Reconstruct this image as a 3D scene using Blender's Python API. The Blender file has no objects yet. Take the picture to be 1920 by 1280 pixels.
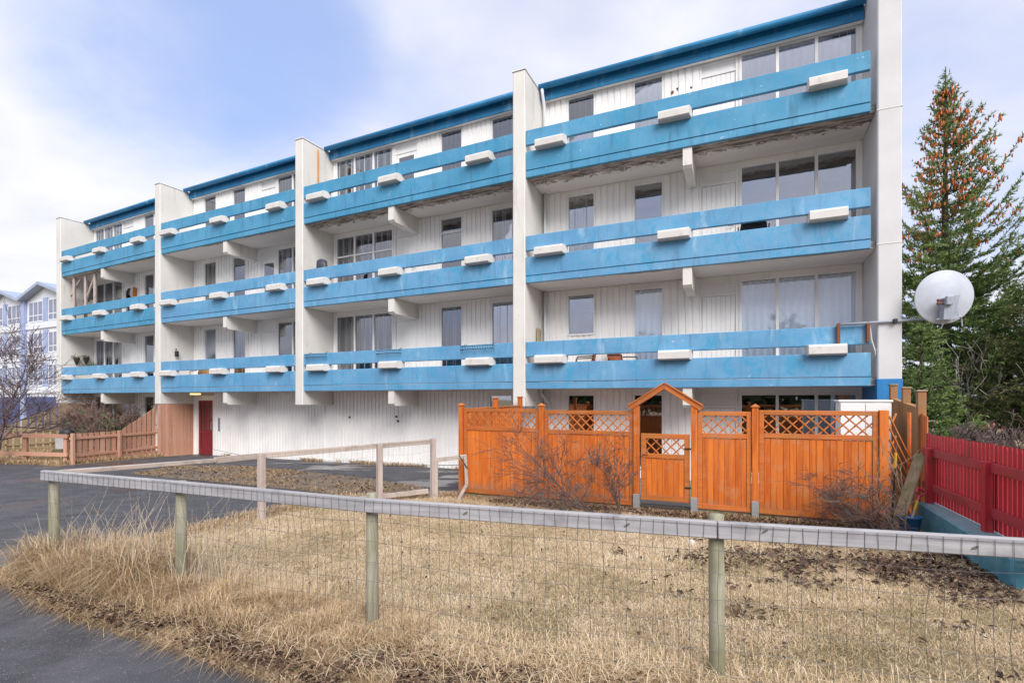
import bpy, math, random
import numpy as np
from mathutils import Vector, Matrix
R = math.radians
random.seed(7)
rng = np.random.default_rng(11)
S = bpy.context.scene
COL = S.collection

# ------------------------------------------------------------------ camera, sky, sun, exposure
HC = 1.95                      # eye height above the datum
F = 960.0                      # focal length in pixels of the 1920 px wide photograph
HOR = 748.0                    # horizon row
cam_d = bpy.data.cameras.new('camera')
cam = bpy.data.objects.new('camera', cam_d)
COL.objects.link(cam)
cam.location = (0, 0, HC)
cam.rotation_euler = (R(90), 0, 0)
cam_d.sensor_width = 36
cam_d.lens = 18
cam_d.shift_y = (HOR - 640) / 1920
cam_d.clip_start = 0.05
cam_d.clip_end = 3000
S.camera = cam

SUN = Vector((0.233, -0.819, 0.70)).normalized()
w = bpy.data.worlds.new('World')
S.world = w
w.use_nodes = True
nt = w.node_tree
N, L = nt.nodes, nt.links
N.clear()
out = N.new('ShaderNodeOutputWorld')
bg = N.new('ShaderNodeBackground')
bg.inputs['Strength'].default_value = 0.1
sky = N.new('ShaderNodeTexSky')
sky.sky_type = 'NISHITA'
sky.sun_disc = False
sky.sun_elevation = math.asin(SUN.z)
sky.sun_rotation = math.atan2(SUN.x, SUN.y)
sky.air_density = 1.0
sky.dust_density = 1.0
tc = N.new('ShaderNodeTexCoord')
# clouds: fractal noise on a flattened dome, so they crowd towards the horizon as real ones do
sep = N.new('ShaderNodeSeparateXYZ')
L.new(tc.outputs['Generated'], sep.inputs[0])
def wmath(op, a, b=None):
    n = N.new('ShaderNodeMath'); n.operation = op
    for i, v in enumerate((a, b)):
        if v is None: continue
        if isinstance(v, (int, float)): n.inputs[i].default_value = v
        else: L.new(v, n.inputs[i])
    return n.outputs[0]
zc = wmath('ADD', wmath('MAXIMUM', sep.outputs['Z'], 0.0), 0.22)
cx = wmath('DIVIDE', sep.outputs['X'], zc)
cy = wmath('DIVIDE', sep.outputs['Y'], zc)
comb = N.new('ShaderNodeCombineXYZ')
L.new(cx, comb.inputs[0]); L.new(cy, comb.inputs[1]); comb.inputs[2].default_value = 17.4
ns = N.new('ShaderNodeTexNoise')
ns.inputs['Scale'].default_value = 1.1
ns.inputs['Detail'].default_value = 9
ns.inputs['Roughness'].default_value = 0.56
ns.inputs['Distortion'].default_value = 0.35
L.new(comb.outputs[0], ns.inputs['Vector'])
# where the cloud sheet opens: blue towards the upper left, thick white low on the left
def lobe(d, width):
    v = Vector(d).normalized()
    n = N.new('ShaderNodeVectorMath'); n.operation = 'DOT_PRODUCT'
    L.new(tc.outputs['Generated'], n.inputs[0]); n.inputs[1].default_value = v
    mr = N.new('ShaderNodeMapRange'); mr.interpolation_type = 'SMOOTHSTEP'
    mr.inputs['From Min'].default_value = math.cos(width); mr.inputs['From Max'].default_value = 1.0
    L.new(n.outputs['Value'], mr.inputs['Value'])
    return mr.outputs[0]
hole = wmath('MULTIPLY', lobe((-600, 960, 700), 0.30), 0.42)
hole2 = wmath('MULTIPLY', lobe((330, 960, 800), 0.42), 0.10)
hole3 = wmath('MULTIPLY', lobe((900, 960, 520), 0.50), 0.10)
bank = wmath('MULTIPLY', lobe((-800, 960, 250), 0.60), 0.26)
dens = wmath('SUBTRACT', wmath('SUBTRACT', wmath('SUBTRACT', wmath('ADD', ns.outputs['Fac'], bank), hole), hole2), hole3)
cr = N.new('ShaderNodeMapRange'); cr.interpolation_type = 'SMOOTHSTEP'
cr.inputs['From Min'].default_value = 0.12; cr.inputs['From Max'].default_value = 0.64
L.new(dens, cr.inputs['Value'])
clear = N.new('ShaderNodeMix'); clear.data_type = 'RGBA'
clear.inputs['Factor'].default_value = 0.75
L.new(sky.outputs[0], clear.inputs[6])
clear.inputs[7].default_value = (1.65, 2.1, 3.5, 1)       # thin high veil over the blue
mixc = N.new('ShaderNodeMix'); mixc.data_type = 'RGBA'
L.new(cr.outputs[0], mixc.inputs['Factor'])
L.new(clear.outputs[2], mixc.inputs[6])
# the cloud sheet itself is uneven: thick grey lavender bellies between bright thin parts
ns2 = N.new('ShaderNodeTexNoise'); ns2.inputs['Scale'].default_value = 1.7; ns2.inputs['Detail'].default_value = 7; ns2.inputs['Roughness'].default_value = 0.5; ns2.inputs['Distortion'].default_value = 0.5
comb2 = N.new('ShaderNodeCombineXYZ'); L.new(cx, comb2.inputs[0]); L.new(cy, comb2.inputs[1]); comb2.inputs[2].default_value = 41.0
L.new(comb2.outputs[0], ns2.inputs['Vector'])
mr2 = N.new('ShaderNodeMapRange'); mr2.interpolation_type = 'SMOOTHSTEP'; mr2.inputs['From Min'].default_value = 0.32; mr2.inputs['From Max'].default_value = 0.62
L.new(ns2.outputs['Fac'], mr2.inputs['Value'])
cloudc = N.new('ShaderNodeMix'); cloudc.data_type = 'RGBA'
L.new(mr2.outputs[0], cloudc.inputs['Factor'])
cloudc.inputs[6].default_value = (2.95, 3.0, 3.5, 1); cloudc.inputs[7].default_value = (3.6, 3.6, 3.8, 1)
L.new(cloudc.outputs[2], mixc.inputs[7])
L.new(mixc.outputs[2], bg.inputs['Color'])
L.new(bg.outputs[0], out.inputs['Surface'])

sd = bpy.data.lights.new('sun', 'SUN')
sd.energy = 1.5
sd.angle = R(38)
sd.color = (1.0, 0.965, 0.92)
sun = bpy.data.objects.new('sun', sd)
COL.objects.link(sun)
sun.rotation_euler = SUN.to_track_quat('Z', 'Y').to_euler()
sun.location = (20, -15, 30)
S.view_settings.view_transform = 'Standard'
S.view_settings.look = 'None'
S.view_settings.exposure = 1.48
S.view_settings.gamma = 1
S.view_settings.use_curve_mapping = False
S.cycles.max_bounces = 8
S.cycles.transparent_max_bounces = 24
S.cycles.use_denoising = True

# ------------------------------------------------------------------ helpers
def hz(y):                                   # height of the ground
    return 0.29 - 0.03 * min(max(y, 0), 25)
def at(px, py, y):                           # a point of the photograph at distance y
    return Vector(((px - 960) / F * y, y, HC + (HOR - py) / F * y))
def gp(px, py):                              # a point of the photograph on the ground
    y = 1.66 / ((py - HOR) / F - 0.03)
    return Vector(((px - 960) / F * y, y, hz(y)))
W = {}
def wm(o): return W.get(o.name, Matrix.Identity(4))
def place(o, M, parent=None):
    COL.objects.link(o)
    W[o.name] = M
    if parent is not None:
        o.parent = parent
        o.matrix_basis = wm(parent).inverted() @ M
    else:
        o.matrix_basis = M
    return o
def tag(o, label=None, cat=None, group=None, kind=None):
    if label: o['label'] = label
    if cat: o['category'] = cat
    if group: o['group'] = group
    if kind: o['kind'] = kind
    return o
def thing(name, label, cat, loc=(0, 0, 0), group=None, M=None):
    o = bpy.data.objects.new(name, None)
    o.empty_display_size = 0.2
    place(o, M if M is not None else Matrix.Translation(loc))
    return tag(o, label, cat, group)
class MB:
    def __init__(s): s.v = []; s.f = []; s.m = []
    def add(s, vs, fs, mi=0):
        b = len(s.v); s.v += [tuple(v) for v in vs]
        for f in fs: s.f.append(tuple(b + i for i in f)); s.m.append(mi)
    def box(s, x0, x1, y0, y1, z0, z1, c=0.0, mi=0, M=None):
        if c <= 0:
            vs = [(x, y, z) for z in (z0, z1) for y in (y0, y1) for x in (x0, x1)]
            fs = [(0, 2, 3, 1), (4, 5, 7, 6), (0, 1, 5, 4), (2, 6, 7, 3), (0, 4, 6, 2), (1, 3, 7, 5)]
        else:
            vs, fs, idx = [], [], {}
            X, Y, Z = (x0, x1), (y0, y1), (z0, z1)
            c = min(c, (x1 - x0) * .45, (y1 - y0) * .45, (z1 - z0) * .45)
            for i in (0, 1):
                for j in (0, 1):
                    for k in (0, 1):
                        dx, dy, dz = (c if i == 0 else -c), (c if j == 0 else -c), (c if k == 0 else -c)
                        for a in range(3):
                            p = [X[i], Y[j], Z[k]]
                            for b, d in enumerate((dx, dy, dz)):
                                if b != a: p[b] += d
                            idx[i, j, k, a] = len(vs); vs.append(p)
            for a in range(3):
                o = [b for b in range(3) if b != a]
                for s_ in (0, 1):
                    q = []
                    for (m, n) in ((0, 0), (1, 0), (1, 1), (0, 1)):
                        t = [0, 0, 0]; t[a] = s_; t[o[0]] = m; t[o[1]] = n
                        q.append(idx[t[0], t[1], t[2], a])
                    fs.append(q)
                for m in (0, 1):
                    for n in (0, 1):
                        t0 = [0, 0, 0]; t0[o[0]] = m; t0[o[1]] = n
                        t1 = list(t0); t1[a] = 1
                        fs.append([idx[t0[0], t0[1], t0[2], o[0]], idx[t1[0], t1[1], t1[2], o[0]],
                                   idx[t1[0], t1[1], t1[2], o[1]], idx[t0[0], t0[1], t0[2], o[1]]])
            for i in (0, 1):
                for j in (0, 1):
                    for k in (0, 1): fs.append([idx[i, j, k, 0], idx[i, j, k, 1], idx[i, j, k, 2]])
            ctr = Vector(((x0 + x1) / 2, (y0 + y1) / 2, (z0 + z1) / 2))
            g = []
            for f in fs:
                a, b, cc = (Vector(vs[f[0]]), Vector(vs[f[1]]), Vector(vs[f[2]]))
                mid = sum((Vector(vs[i]) for i in f), Vector()) / len(f)
                g.append(f if (b - a).cross(cc - a).dot(mid - ctr) > 0 else f[::-1])
            fs = g
        if M is not None: vs = [M @ Vector(v) for v in vs]
        s.add(vs, fs, mi)
        return s
    def tube(s, pts, rad, n=6, cap=True, mi=0):
        pts = [Vector(p) for p in pts]
        if isinstance(rad, (int, float)): rad = [rad] * len(pts)
        rings = []
        ref = None
        for i, p in enumerate(pts):
            t = (pts[min(i + 1, len(pts) - 1)] - pts[max(i - 1, 0)])
            if t.length < 1e-9: t = Vector((0, 0, 1))
            t.normalize()
            if ref is None:
                ref = Vector((0, 0, 1)) if abs(t.z) < .9 else Vector((1, 0, 0))
            a = t.cross(ref)
            if a.length < 1e-6: a = t.orthogonal()
            a.normalize(); b = t.cross(a); ref = a.cross(t) if True else ref
            rings.append([p + (a * math.cos(2 * math.pi * k / n) + b * math.sin(2 * math.pi * k / n)) * rad[i] for k in range(n)])
        vs = [v for r in rings for v in r]
        fs = []
        for i in range(len(pts) - 1):
            for k in range(n):
                k2 = (k + 1) % n
                fs.append((i * n + k, i * n + k2, (i + 1) * n + k2, (i + 1) * n + k))
        if cap:
            fs.append(tuple(range(n))[::-1]); fs.append(tuple((len(pts) - 1) * n + k for k in range(n)))
        s.add(vs, fs, mi)
        return s
    def prism(s, poly, z0, z1, mi=0, M=None):        # poly (x,y) extruded in z, counter-clockwise
        n = len(poly)
        vs = [Vector((x, y, z0)) for x, y in poly] + [Vector((x, y, z1)) for x, y in poly]
        if M is not None: vs = [M @ v for v in vs]
        fs = [tuple(range(n))[::-1], tuple(range(n, 2 * n))] + [(i, (i + 1) % n, n + (i + 1) % n, n + i) for i in range(n)]
        s.add(vs, fs, mi)
        return s
    def build(s, name, mat, parent=None, M=None, smooth=False):
        me = bpy.data.meshes.new(name)
        me.from_pydata(s.v, [], s.f)
        for m in (mat if isinstance(mat, (list, tuple)) else [mat]): me.materials.append(m)
        if any(s.m): me.polygons.foreach_set('material_index', s.m)
        if smooth: me.polygons.foreach_set('use_smooth', [True] * len(me.polygons))
        me.update()
        o = bpy.data.objects.new(name, me)
        if M is None: M = Matrix.Identity(4)
        return place(o, M, parent)
def beam(name, p, q, wd, ht, mat, parent, c=0.004, roll=None, ext=0.0):
    """a bar from p to q; local x runs along it; wd across, ht up"""
    p, q = Vector(p), Vector(q)
    x = (q - p); l = x.length; x.normalize()
    up = Vector(roll) if roll is not None else (Vector((0, 0, 1)) if abs(x.z) < .95 else Vector((0, 1, 0)))
    y = up.cross(x).normalized(); z = x.cross(y)
    M = Matrix((( x.x, y.x, z.x, 0), (x.y, y.y, z.y, 0), (x.z, y.z, z.z, 0), (0, 0, 0, 1)))
    M = Matrix.Translation((p + q) / 2) @ M
    return MB().box(-l / 2 - ext, l / 2 + ext, -wd / 2, wd / 2, -ht / 2, ht / 2, c).build(name, mat, parent, M)
def np_mesh(name, verts, faces, mat, tint=None, parent=None, M=None, smooth=False):
    me = bpy.data.meshes.new(name)
    nv, nf, k = len(verts), len(faces), faces.shape[1]
    me.vertices.add(nv); me.vertices.foreach_set('co', np.ascontiguousarray(verts, dtype=np.float32).ravel())
    me.loops.add(nf * k); me.loops.foreach_set('vertex_index', np.ascontiguousarray(faces, dtype=np.int32).ravel())
    me.polygons.add(nf); me.polygons.foreach_set('loop_start', np.arange(0, nf * k, k, dtype=np.int32))
    if tint is not None:
        a = me.attributes.new('tint', 'FLOAT', 'POINT'); a.data.foreach_set('value', np.ascontiguousarray(tint, dtype=np.float32))
    me.materials.append(mat)
    me.update(calc_edges=True)
    o = bpy.data.objects.new(name, me)
    return place(o, M if M is not None else Matrix.Identity(4), parent)
def frame(o, x, y=None):                     # matrix with origin o, local x along x (horizontal), local z up
    x = Vector((x[0], x[1], 0)).normalized(); y = Vector((-x.y, x.x, 0))
    return Matrix(((x.x, y.x, 0, o[0]), (x.y, y.y, 0, o[1]), (0, 0, 1, o[2]), (0, 0, 0, 1)))

# ------------------------------------------------------------------ materials
def lin(h):
    h = h.lstrip('#'); c = [int(h[i:i + 2], 16) / 255 for i in (0, 2, 4)]
    return tuple(((x / 12.92) if x <= .04045 else ((x + .055) / 1.055) ** 2.4) for x in c) + (1,)
class NT:
    def __init__(s, name):
        s.mat = bpy.data.materials.new(name); s.mat.use_nodes = True
        s.t = s.mat.node_tree; s.N = s.t.nodes; s.L = s.t.links
        s.b = s.N['Principled BSDF']; s.out = s.N['Material Output']
        s.tc = s.N.new('ShaderNodeTexCoord')
    def vec(s, scale=(1, 1, 1), src='Object'):
        m = s.N.new('ShaderNodeMapping'); m.inputs['Scale'].default_value = scale
        if src == 'World':
            g = s.N.new('ShaderNodeNewGeometry'); s.L.new(g.outputs['Position'], m.inputs['Vector'])
        else: s.L.new(s.tc.outputs[src], m.inputs['Vector'])
        return m.outputs[0]
    def noise(s, scale, detail=4, vec=None, rough=.55, dist=0):
        n = s.N.new('ShaderNodeTexNoise'); n.inputs['Scale'].default_value = scale
        n.inputs['Detail'].default_value = detail; n.inputs['Roughness'].default_value = rough
        n.inputs['Distortion'].default_value = dist
        if vec is not None: s.L.new(vec, n.inputs['Vector'])
        return n.outputs['Fac']
    def ramp(s, v, a, b, lo=0.0, hi=1.0, smooth=True):
        r = s.N.new('ShaderNodeMapRange'); r.interpolation_type = 'SMOOTHSTEP' if smooth else 'LINEAR'
        r.inputs['From Min'].default_value = a; r.inputs['From Max'].default_value = b
        r.inputs['To Min'].default_value = lo; r.inputs['To Max'].default_value = hi
        s.L.new(v, r.inputs['Value']); return r.outputs[0]
    def math(s, op, a, b=None):
        n = s.N.new('ShaderNodeMath'); n.operation = op
        for i, v in enumerate((a, b)):
            if v is None: continue
            if isinstance(v, (int, float)): n.inputs[i].default_value = v
            else: s.L.new(v, n.inputs[i])
        return n.outputs[0]
    def mix(s, f, a, b, mode='MIX'):
        n = s.N.new('ShaderNodeMix'); n.data_type = 'RGBA'; n.blend_type = mode
        for i, v in ((0, f), (6, a), (7, b)):
            if isinstance(v, (int, float)): n.inputs[i].default_value = v
            elif isinstance(v, tuple): n.inputs[i].default_value = v if len(v) == 4 else v + (1,)
            else: s.L.new(v, n.inputs[i])
        return n.outputs[2]
    def rand(s):
        return s.N.new('ShaderNodeObjectInfo').outputs['Random']
    def col(s, c):
        if isinstance(c, tuple): s.b.inputs['Base Color'].default_value = c if len(c) == 4 else c + (1,)
        else: s.L.new(c, s.b.inputs['Base Color'])
        return s
    def rough(s, r):
        if isinstance(r, (int, float)): s.b.inputs['Roughness'].default_value = r
        else: s.L.new(r, s.b.inputs['Roughness'])
        return s
    def bump(s, h, dist=.01, strength=.5):
        n = s.N.new('ShaderNodeBump'); n.inputs['Distance'].default_value = dist; n.inputs['Strength'].default_value = strength
        s.L.new(h, n.inputs['Height']); s.L.new(n.outputs[0], s.b.inputs['Normal']); return s

def plain(name, c, rough=.6, var=.12, scale=6, bump=0, metal=0):
    t = NT(name)
    n = t.noise(scale, 5)
    d = tuple(x * (1 - var * 2) for x in c[:3]) + (1,)
    t.col(t.mix(t.ramp(n, .35, .68), d, c)).rough(rough)
    t.b.inputs['Metallic'].default_value = metal
    if bump: t.bump(t.noise(scale * 8, 4), bump)
    return t.mat

def wood(name, a, b, axis=2, dark=None, rough=.7, algae=0, rnd=.35, foot=0):
    """boards with grain along a local axis, each board its own tone"""
    t = NT(name)
    sc = [14, 14, 14]; sc[axis] = .9
    add = t.N.new('ShaderNodeVectorMath'); add.operation = 'ADD'
    cmb = t.N.new('ShaderNodeCombineXYZ')
    r = t.rand()
    for i in range(3): t.L.new(t.math('MULTIPLY', r, 37.0), cmb.inputs[i])
    t.L.new(t.vec(tuple(sc)), add.inputs[0]); t.L.new(cmb.outputs[0], add.inputs[1])
    g = t.noise(1.6, 6, add.outputs[0], .62, .4)
    c = t.mix(t.ramp(g, .3, .7), a, b)
    c = t.mix(t.math('MULTIPLY', r, rnd), c, tuple(x * .55 for x in a[:3]) + (1,))
    r2 = t.math('FRACT', t.math('MULTIPLY', r, 13.7))
    c = t.mix(t.ramp(r2, .5, 1.0, 0, rnd), c, tuple(min(1, x * 1.18 + .005) for x in b[:3]) + (1,))
    fine = t.noise(7, 5, add.outputs[0], .7, .2)
    c = t.mix(t.ramp(fine, .56, .70, 0, .35), c, tuple(x * .5 for x in a[:3]) + (1,))
    if dark:
        s2 = t.noise(5, 5, t.vec((1, 1, 1), 'World'))
        c = t.mix(t.ramp(s2, .52, .74, 0, .75), c, dark)
    if algae:
        s3 = t.noise(3, 4, t.vec((1, 1, 1), 'World'))
        c = t.mix(t.ramp(s3, .42, .62, 0, algae), c, (.14, .17, .045, 1))
    if foot:                                  # splash dirt and bleaching near the ground
        gz = t.N.new('ShaderNodeNewGeometry'); sz = t.N.new('ShaderNodeSeparateXYZ'); t.L.new(gz.outputs['Position'], sz.inputs[0])
        k = t.math('ADD', t.ramp(sz.outputs['Z'], .05, .55, .42, 0, False), t.math('MULTIPLY', t.noise(7, 7, t.vec((1, 1, .5), 'World'), .7), .55))
        c = t.mix(t.ramp(k, .42, .7, 0, foot), c, (.24, .17, .12, 1))
        kn = t.N.new('ShaderNodeTexVoronoi'); kn.inputs['Scale'].default_value = 3.4
        t.L.new(t.vec((2.6, 2.6, 1), 'World'), kn.inputs['Vector'])
        c = t.mix(t.ramp(kn.outputs['Distance'], .045, .075, .75, 0), c, (.10, .04, .015, 1))
    t.col(c).rough(rough).bump(g, .004, .5)
    return t.mat

def blue_paint(name, a, b, flake=0.0, stain=.5):
    t = NT(name)
    n1 = t.noise(.9, 5, t.vec((1, 1, 1.6), 'World'))
    c = t.mix(t.ramp(n1, .3, .7), a, b)
    # rain streaks and scuffs running down the face
    st = t.noise(2.2, 6, t.vec((2.6, 2.6, .35), 'World'), .6, .6)
    c = t.mix(t.ramp(st, .52, .70, 0, stain), c, tuple(x * .66 for x in a[:3]) + (1,))
    bl = t.noise(3.3, 8, t.vec((1, 1, .8), 'World'), .7, .8)
    low = t.noise(.55, 3, t.vec((1, 1, 1), 'World'))
    c = t.mix(t.math('MULTIPLY', t.ramp(bl, .50, .63, 0, .8), t.ramp(low, .34, .52)), c, (b[0] * .3, b[1] * .86, b[2] * .92, 1))
    lt = t.noise(1.7, 7, t.vec((1.6, 1.6, .5), 'World'), .66, .3)
    c = t.mix(t.ramp(lt, .56, .72, 0, .16 if flake > .9 else .42), c, (.40, .58, .70, 1))
    if flake:
        f = t.noise(5.5, 9, t.vec((1, 1, 1.3), 'World'), .72, .4)
        f2 = t.noise(.8, 2, t.vec((1, 1, 1), 'World'))
        m = t.math('MULTIPLY', t.ramp(f, .64, .67), t.ramp(f2, .46, .56))
        c = t.mix(t.math('MULTIPLY', m, flake), c, (.72, .70, .68, 1))
    t.col(c).rough(.62).bump(t.noise(40, 5, t.vec((1, 1, 1), 'World')), .003, .4)
    return t.mat

def white_paint(name, base, dirt=.3, rust=0.0, scale=1.0, streak=True):
    t = NT(name)
    n1 = t.noise(1.1 * scale, 5, t.vec((1, 1, 1), 'World'))
    c = t.mix(t.ramp(n1, .35, .7), base, tuple(x * .9 for x in base[:3]) + (1,))
    st = t.noise(2.0 * scale, 6, t.vec((3, 3, .25) if streak else (1, 1, 1), 'World'), .6, .3)
    c = t.mix(t.ramp(st, .55, .76, 0, dirt), c, (.36, .33, .28, 1))
    if rust:
        r = t.noise(3.0, 8, t.vec((1.4, 1.4, .6), 'World'), .72, .5)
        c = t.mix(t.ramp(r, .63, .70, 0, rust), c, (.23, .15, .10, 1))
    t.col(c).rough(.65).bump(t.noise(30, 5, t.vec((1, 1, 1), 'World')), .003, .35)
    return t.mat

MAT = {}
BL_A, BL_B = (.095, .275, .475, 1), (.14, .34, .545, 1)
MAT['blue'] = blue_paint('blue_parapet_paint', BL_A, BL_B, .5)
MAT['blue_old'] = blue_paint('blue_parapet_paint_flaking', (.048, .24, .41, 1), (.085, .30, .49, 1), 1.0, .7)
MAT['blue_deep'] = blue_paint('deep_blue_roof_paint', (.012, .16, .36, 1), (.02, .23, .46, 1), .15)
MAT['white'] = white_paint('white_wall_paint', (.89, .87, .85, 1), .2)
MAT['fin'] = white_paint('white_concrete_paint', (.68, .66, .625, 1), .5, .6)
MAT['pier'] = white_paint('clean_white_concrete_paint', (.61, .605, .615, 1), .12)
MAT['console'] = white_paint('chalky_white_concrete', (.64, .615, .59, 1), .6, .35, 2.0, False)
MAT['board'] = white_paint('white_board_paint', (.90, .88, .86, 1), .22, .12)
MAT['frame'] = white_paint('white_window_paint', (.85, .84, .83, 1), .15)
MAT['downpipe'] = white_paint('white_pipe_paint', (.72, .73, .75, 1), .2)

def soffit():
    t = NT('peeling_soffit_paint')
    c = t.mix(t.ramp(t.noise(1.2, 5), .35, .7), (.80, .77, .74, 1), (.70, .67, .64, 1))
    se = t.N.new('ShaderNodeSeparateXYZ'); t.L.new(t.tc.outputs['Object'], se.inputs[0])
    edge = t.ramp(se.outputs['Y'], .05, 1.0, .33, -.02)           # worst along the outer edge
    f = t.math('ADD', t.math('MULTIPLY', t.noise(4.0, 6, t.vec((1, 1.6, 1)), .7, .9), .55), t.math('MULTIPLY', t.noise(13.0, 8, t.vec((1, 1.5, 1)), .75, .7), .45))
    f = t.math('ADD', t.math('ADD', f, edge), t.ramp(t.noise(.55, 2), .38, .66, -.16, .05))
    m = t.ramp(f, .47, .50)
    flake = t.ramp(t.noise(14, 6, None, .7), .42, .58)
    brown = t.mix(flake, (.13, .10, .085, 1), (.45, .40, .36, 1))
    t.col(t.mix(m, c, brown)).rough(.8)
    t.bump(t.math('SUBTRACT', 1.0, m), .012, .7)
    return t.mat
MAT['soffit'] = soffit()
def soffit2():
    t = NT('stained_soffit_paint')
    c = t.mix(t.ramp(t.noise(1.2, 5), .35, .7), (.80, .77, .74, 1), (.70, .67, .64, 1))
    se = t.N.new('ShaderNodeSeparateXYZ'); t.L.new(t.tc.outputs['Object'], se.inputs[0])
    f = t.math('ADD', t.noise(4.0, 9, None, .72, .6), t.ramp(se.outputs['Y'], .02, .4, .2, 0))
    t.col(t.mix(t.ramp(f, .62, .68, 0, .8), c, (.2, .15, .12, 1))).rough(.8)
    return t.mat
MAT['soffit_good'] = soffit2()

def glass(name='window_glass', ior=1.9, gain=.9, base=.15, tint=(.96, .97, .98, 1)):
    t = NT(name)
    fr = t.N.new('ShaderNodeFresnel'); fr.inputs['IOR'].default_value = ior
    k = t.math('ADD', t.math('MULTIPLY', fr.outputs[0], gain), base)
    tr = t.N.new('ShaderNodeBsdfTransparent'); tr.inputs[0].default_value = tint
    gl = t.N.new('ShaderNodeBsdfGlossy'); gl.inputs['Color'].default_value = (.92, .94, 1, 1); gl.inputs['Roughness'].default_value = .02
    bn = t.N.new('ShaderNodeBump'); bn.inputs['Distance'].default_value = .02; bn.inputs['Strength'].default_value = .06
    t.L.new(t.noise(1.3, 2, t.vec((1, 1, 1), 'World')), bn.inputs['Height']); t.L.new(bn.outputs[0], gl.inputs['Normal'])
    m = t.N.new('ShaderNodeMixShader')
    t.L.new(k, m.inputs[0]); t.L.new(tr.outputs[0], m.inputs[1]); t.L.new(gl.outputs[0], m.inputs[2])
    t.L.new(m.outputs[0], t.out.inputs['Surface'])
    return t.mat
MAT['glass'] = glass()
MAT['clear_glass'] = glass('clear_window_glass', 1.5, .8, 0.06, (1, 1, 1, 1))
MAT['room'] = plain('room_wall', (.24, .22, .21, 1), .9)
MAT['blind'] = plain('pale_blind_fabric', (.80, .88, .97, 1), .8, .01)
MAT['curtain'] = plain('sheer_curtain_fabric', (.50, .50, .58, 1), .9, .1)
MAT['curtain_warm'] = plain('warm_curtain_fabric', (.55, .38, .36, 1), .9, .1)
MAT['curtain_green'] = plain('striped_curtain_fabric', (.46, .47, .38, 1), .9, .15)
MAT['dark'] = plain('dark_metal', (.02, .021, .025, 1), .5)
MAT['red_door'] = wood('red_door_paint', (.17, .014, .022, 1), (.24, .022, .03, 1), 2, None, .5)
MAT['lamp'] = None
def lamp_mat():
    t = NT('lit_lamp_cover'); t.col((.9, .75, .4, 1))
    t.b.inputs['Emission Color'].default_value = (1, .74, .3, 1); t.b.inputs['Emission Strength'].default_value = .45
    return t.mat
MAT['lamp'] = lamp_mat()
OR_A, OR_B = (.45, .088, .007, 1), (.70, .19, .020, 1)
MAT['orange'] = wood('orange_stained_wood', OR_A, OR_B, 2, (.50, .20, .08, 1), .55, 0, .38, .8)
MAT['orange_x'] = wood('orange_stained_rail_wood', (.44, .10, .018, 1), (.62, .18, .03, 1), 0, (.42, .18, .09, 1), .6, .18, .4)
MAT['orange_dull'] = wood('weathered_orange_wood', (.34, .15, .06, 1), (.46, .21, .085, 1), 2, (.28, .18, .10, 1), .7, .2, .5)
MAT['pink_wood'] = wood('faded_red_brown_wood', (.45, .215, .14, 1), (.58, .32, .22, 1), 2, (.42, .28, .20, 1), .75, 0, .45)
MAT['pink_wood_x'] = wood('faded_red_brown_rail_wood', (.45, .215, .14, 1), (.58, .32, .22, 1), 0, (.42, .28, .20, 1), .75, 0, .45)
MAT['tan_wood'] = wood('faded_tan_wood', (.30, .21, .12, 1), (.42, .31, .19, 1), 2, (.25, .17, .08, 1), .75, .2, .4)
MAT['grey_wood_x'] = wood('weathered_grey_rail_wood', (.27, .265, .285, 1), (.42, .41, .425, 1), 0, (.20, .195, .215, 1), .8, 0, .2)
MAT['grey_wood'] = wood('weathered_post_wood', (.23, .21, .15, 1), (.38, .355, .28, 1), 2, (.2, .18, .13, 1), .85, .3, .2)
MAT['pale_wood'] = wood('weathered_pale_wood', (.36, .30, .27, 1), (.52, .44, .39, 1), 0, (.27, .23, .2, 1), .8, 0, .2)
MAT['pale_post'] = wood('weathered_pale_post_wood', (.34, .28, .26, 1), (.50, .42, .38, 1), 2, (.27, .23, .2, 1), .8, 0, .2)
MAT['old_plank'] = wood('mossy_plank_wood', (.24, .19, .12, 1), (.38, .30, .2, 1), 0, (.2, .16, .1, 1), .85, .6, .2)
MAT['red_fence'] = wood('red_fence_paint', (.40, .017, .030, 1), (.50, .032, .048, 1), 2, (.19, .04, .03, 1), .6, 0, .45)
MAT['red_fence_x'] = wood('red_fence_rail_paint', (.33, .03, .045, 1), (.43, .05, .065, 1), 0, (.22, .03, .03, 1), .6, 0, .2)
MAT['steel'] = plain('galvanised_steel', (.48, .50, .53, 1), .45, .1, 9, 0, .6)
MAT['wire'] = plain('fence_wire', (.15, .15, .165, 1), .55, .1, 9, 0, .3)
MAT['rust'] = plain('rusty_steel', (.24, .085, .035, 1), .8, .2, 20)
MAT['dish'] = plain('white_dish_paint', (.48, .51, .59, 1), .45, .05, 4)
MAT['grey_paint'] = plain('grey_mount_paint', (.34, .38, .45, 1), .5, .1)
MAT['teal'] = None
def teal():
    t = NT('teal_painted_concrete')
    se = t.N.new('ShaderNodeNewGeometry'); sp = t.N.new('ShaderNodeSeparateXYZ'); t.L.new(se.outputs['Normal'], sp.inputs[0])
    n = t.noise(2.5, 8, t.vec((1, 1, 1), 'World'), .7)
    c = t.mix(t.ramp(n, .35, .62), (.045, .19, .27, 1), (.085, .28, .37, 1))
    worn = t.math('ADD', t.ramp(sp.outputs['Z'], .5, .9, 0, .45), t.ramp(t.noise(7, 8, t.vec((1, 1, 1), 'World'), .7), .55, .7, 0, .4))
    t.col(t.mix(worn, c, (.36, .41, .43, 1))).rough(.75).bump(n, .01, .5)
    return t.mat
MAT['teal'] = teal()

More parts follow.
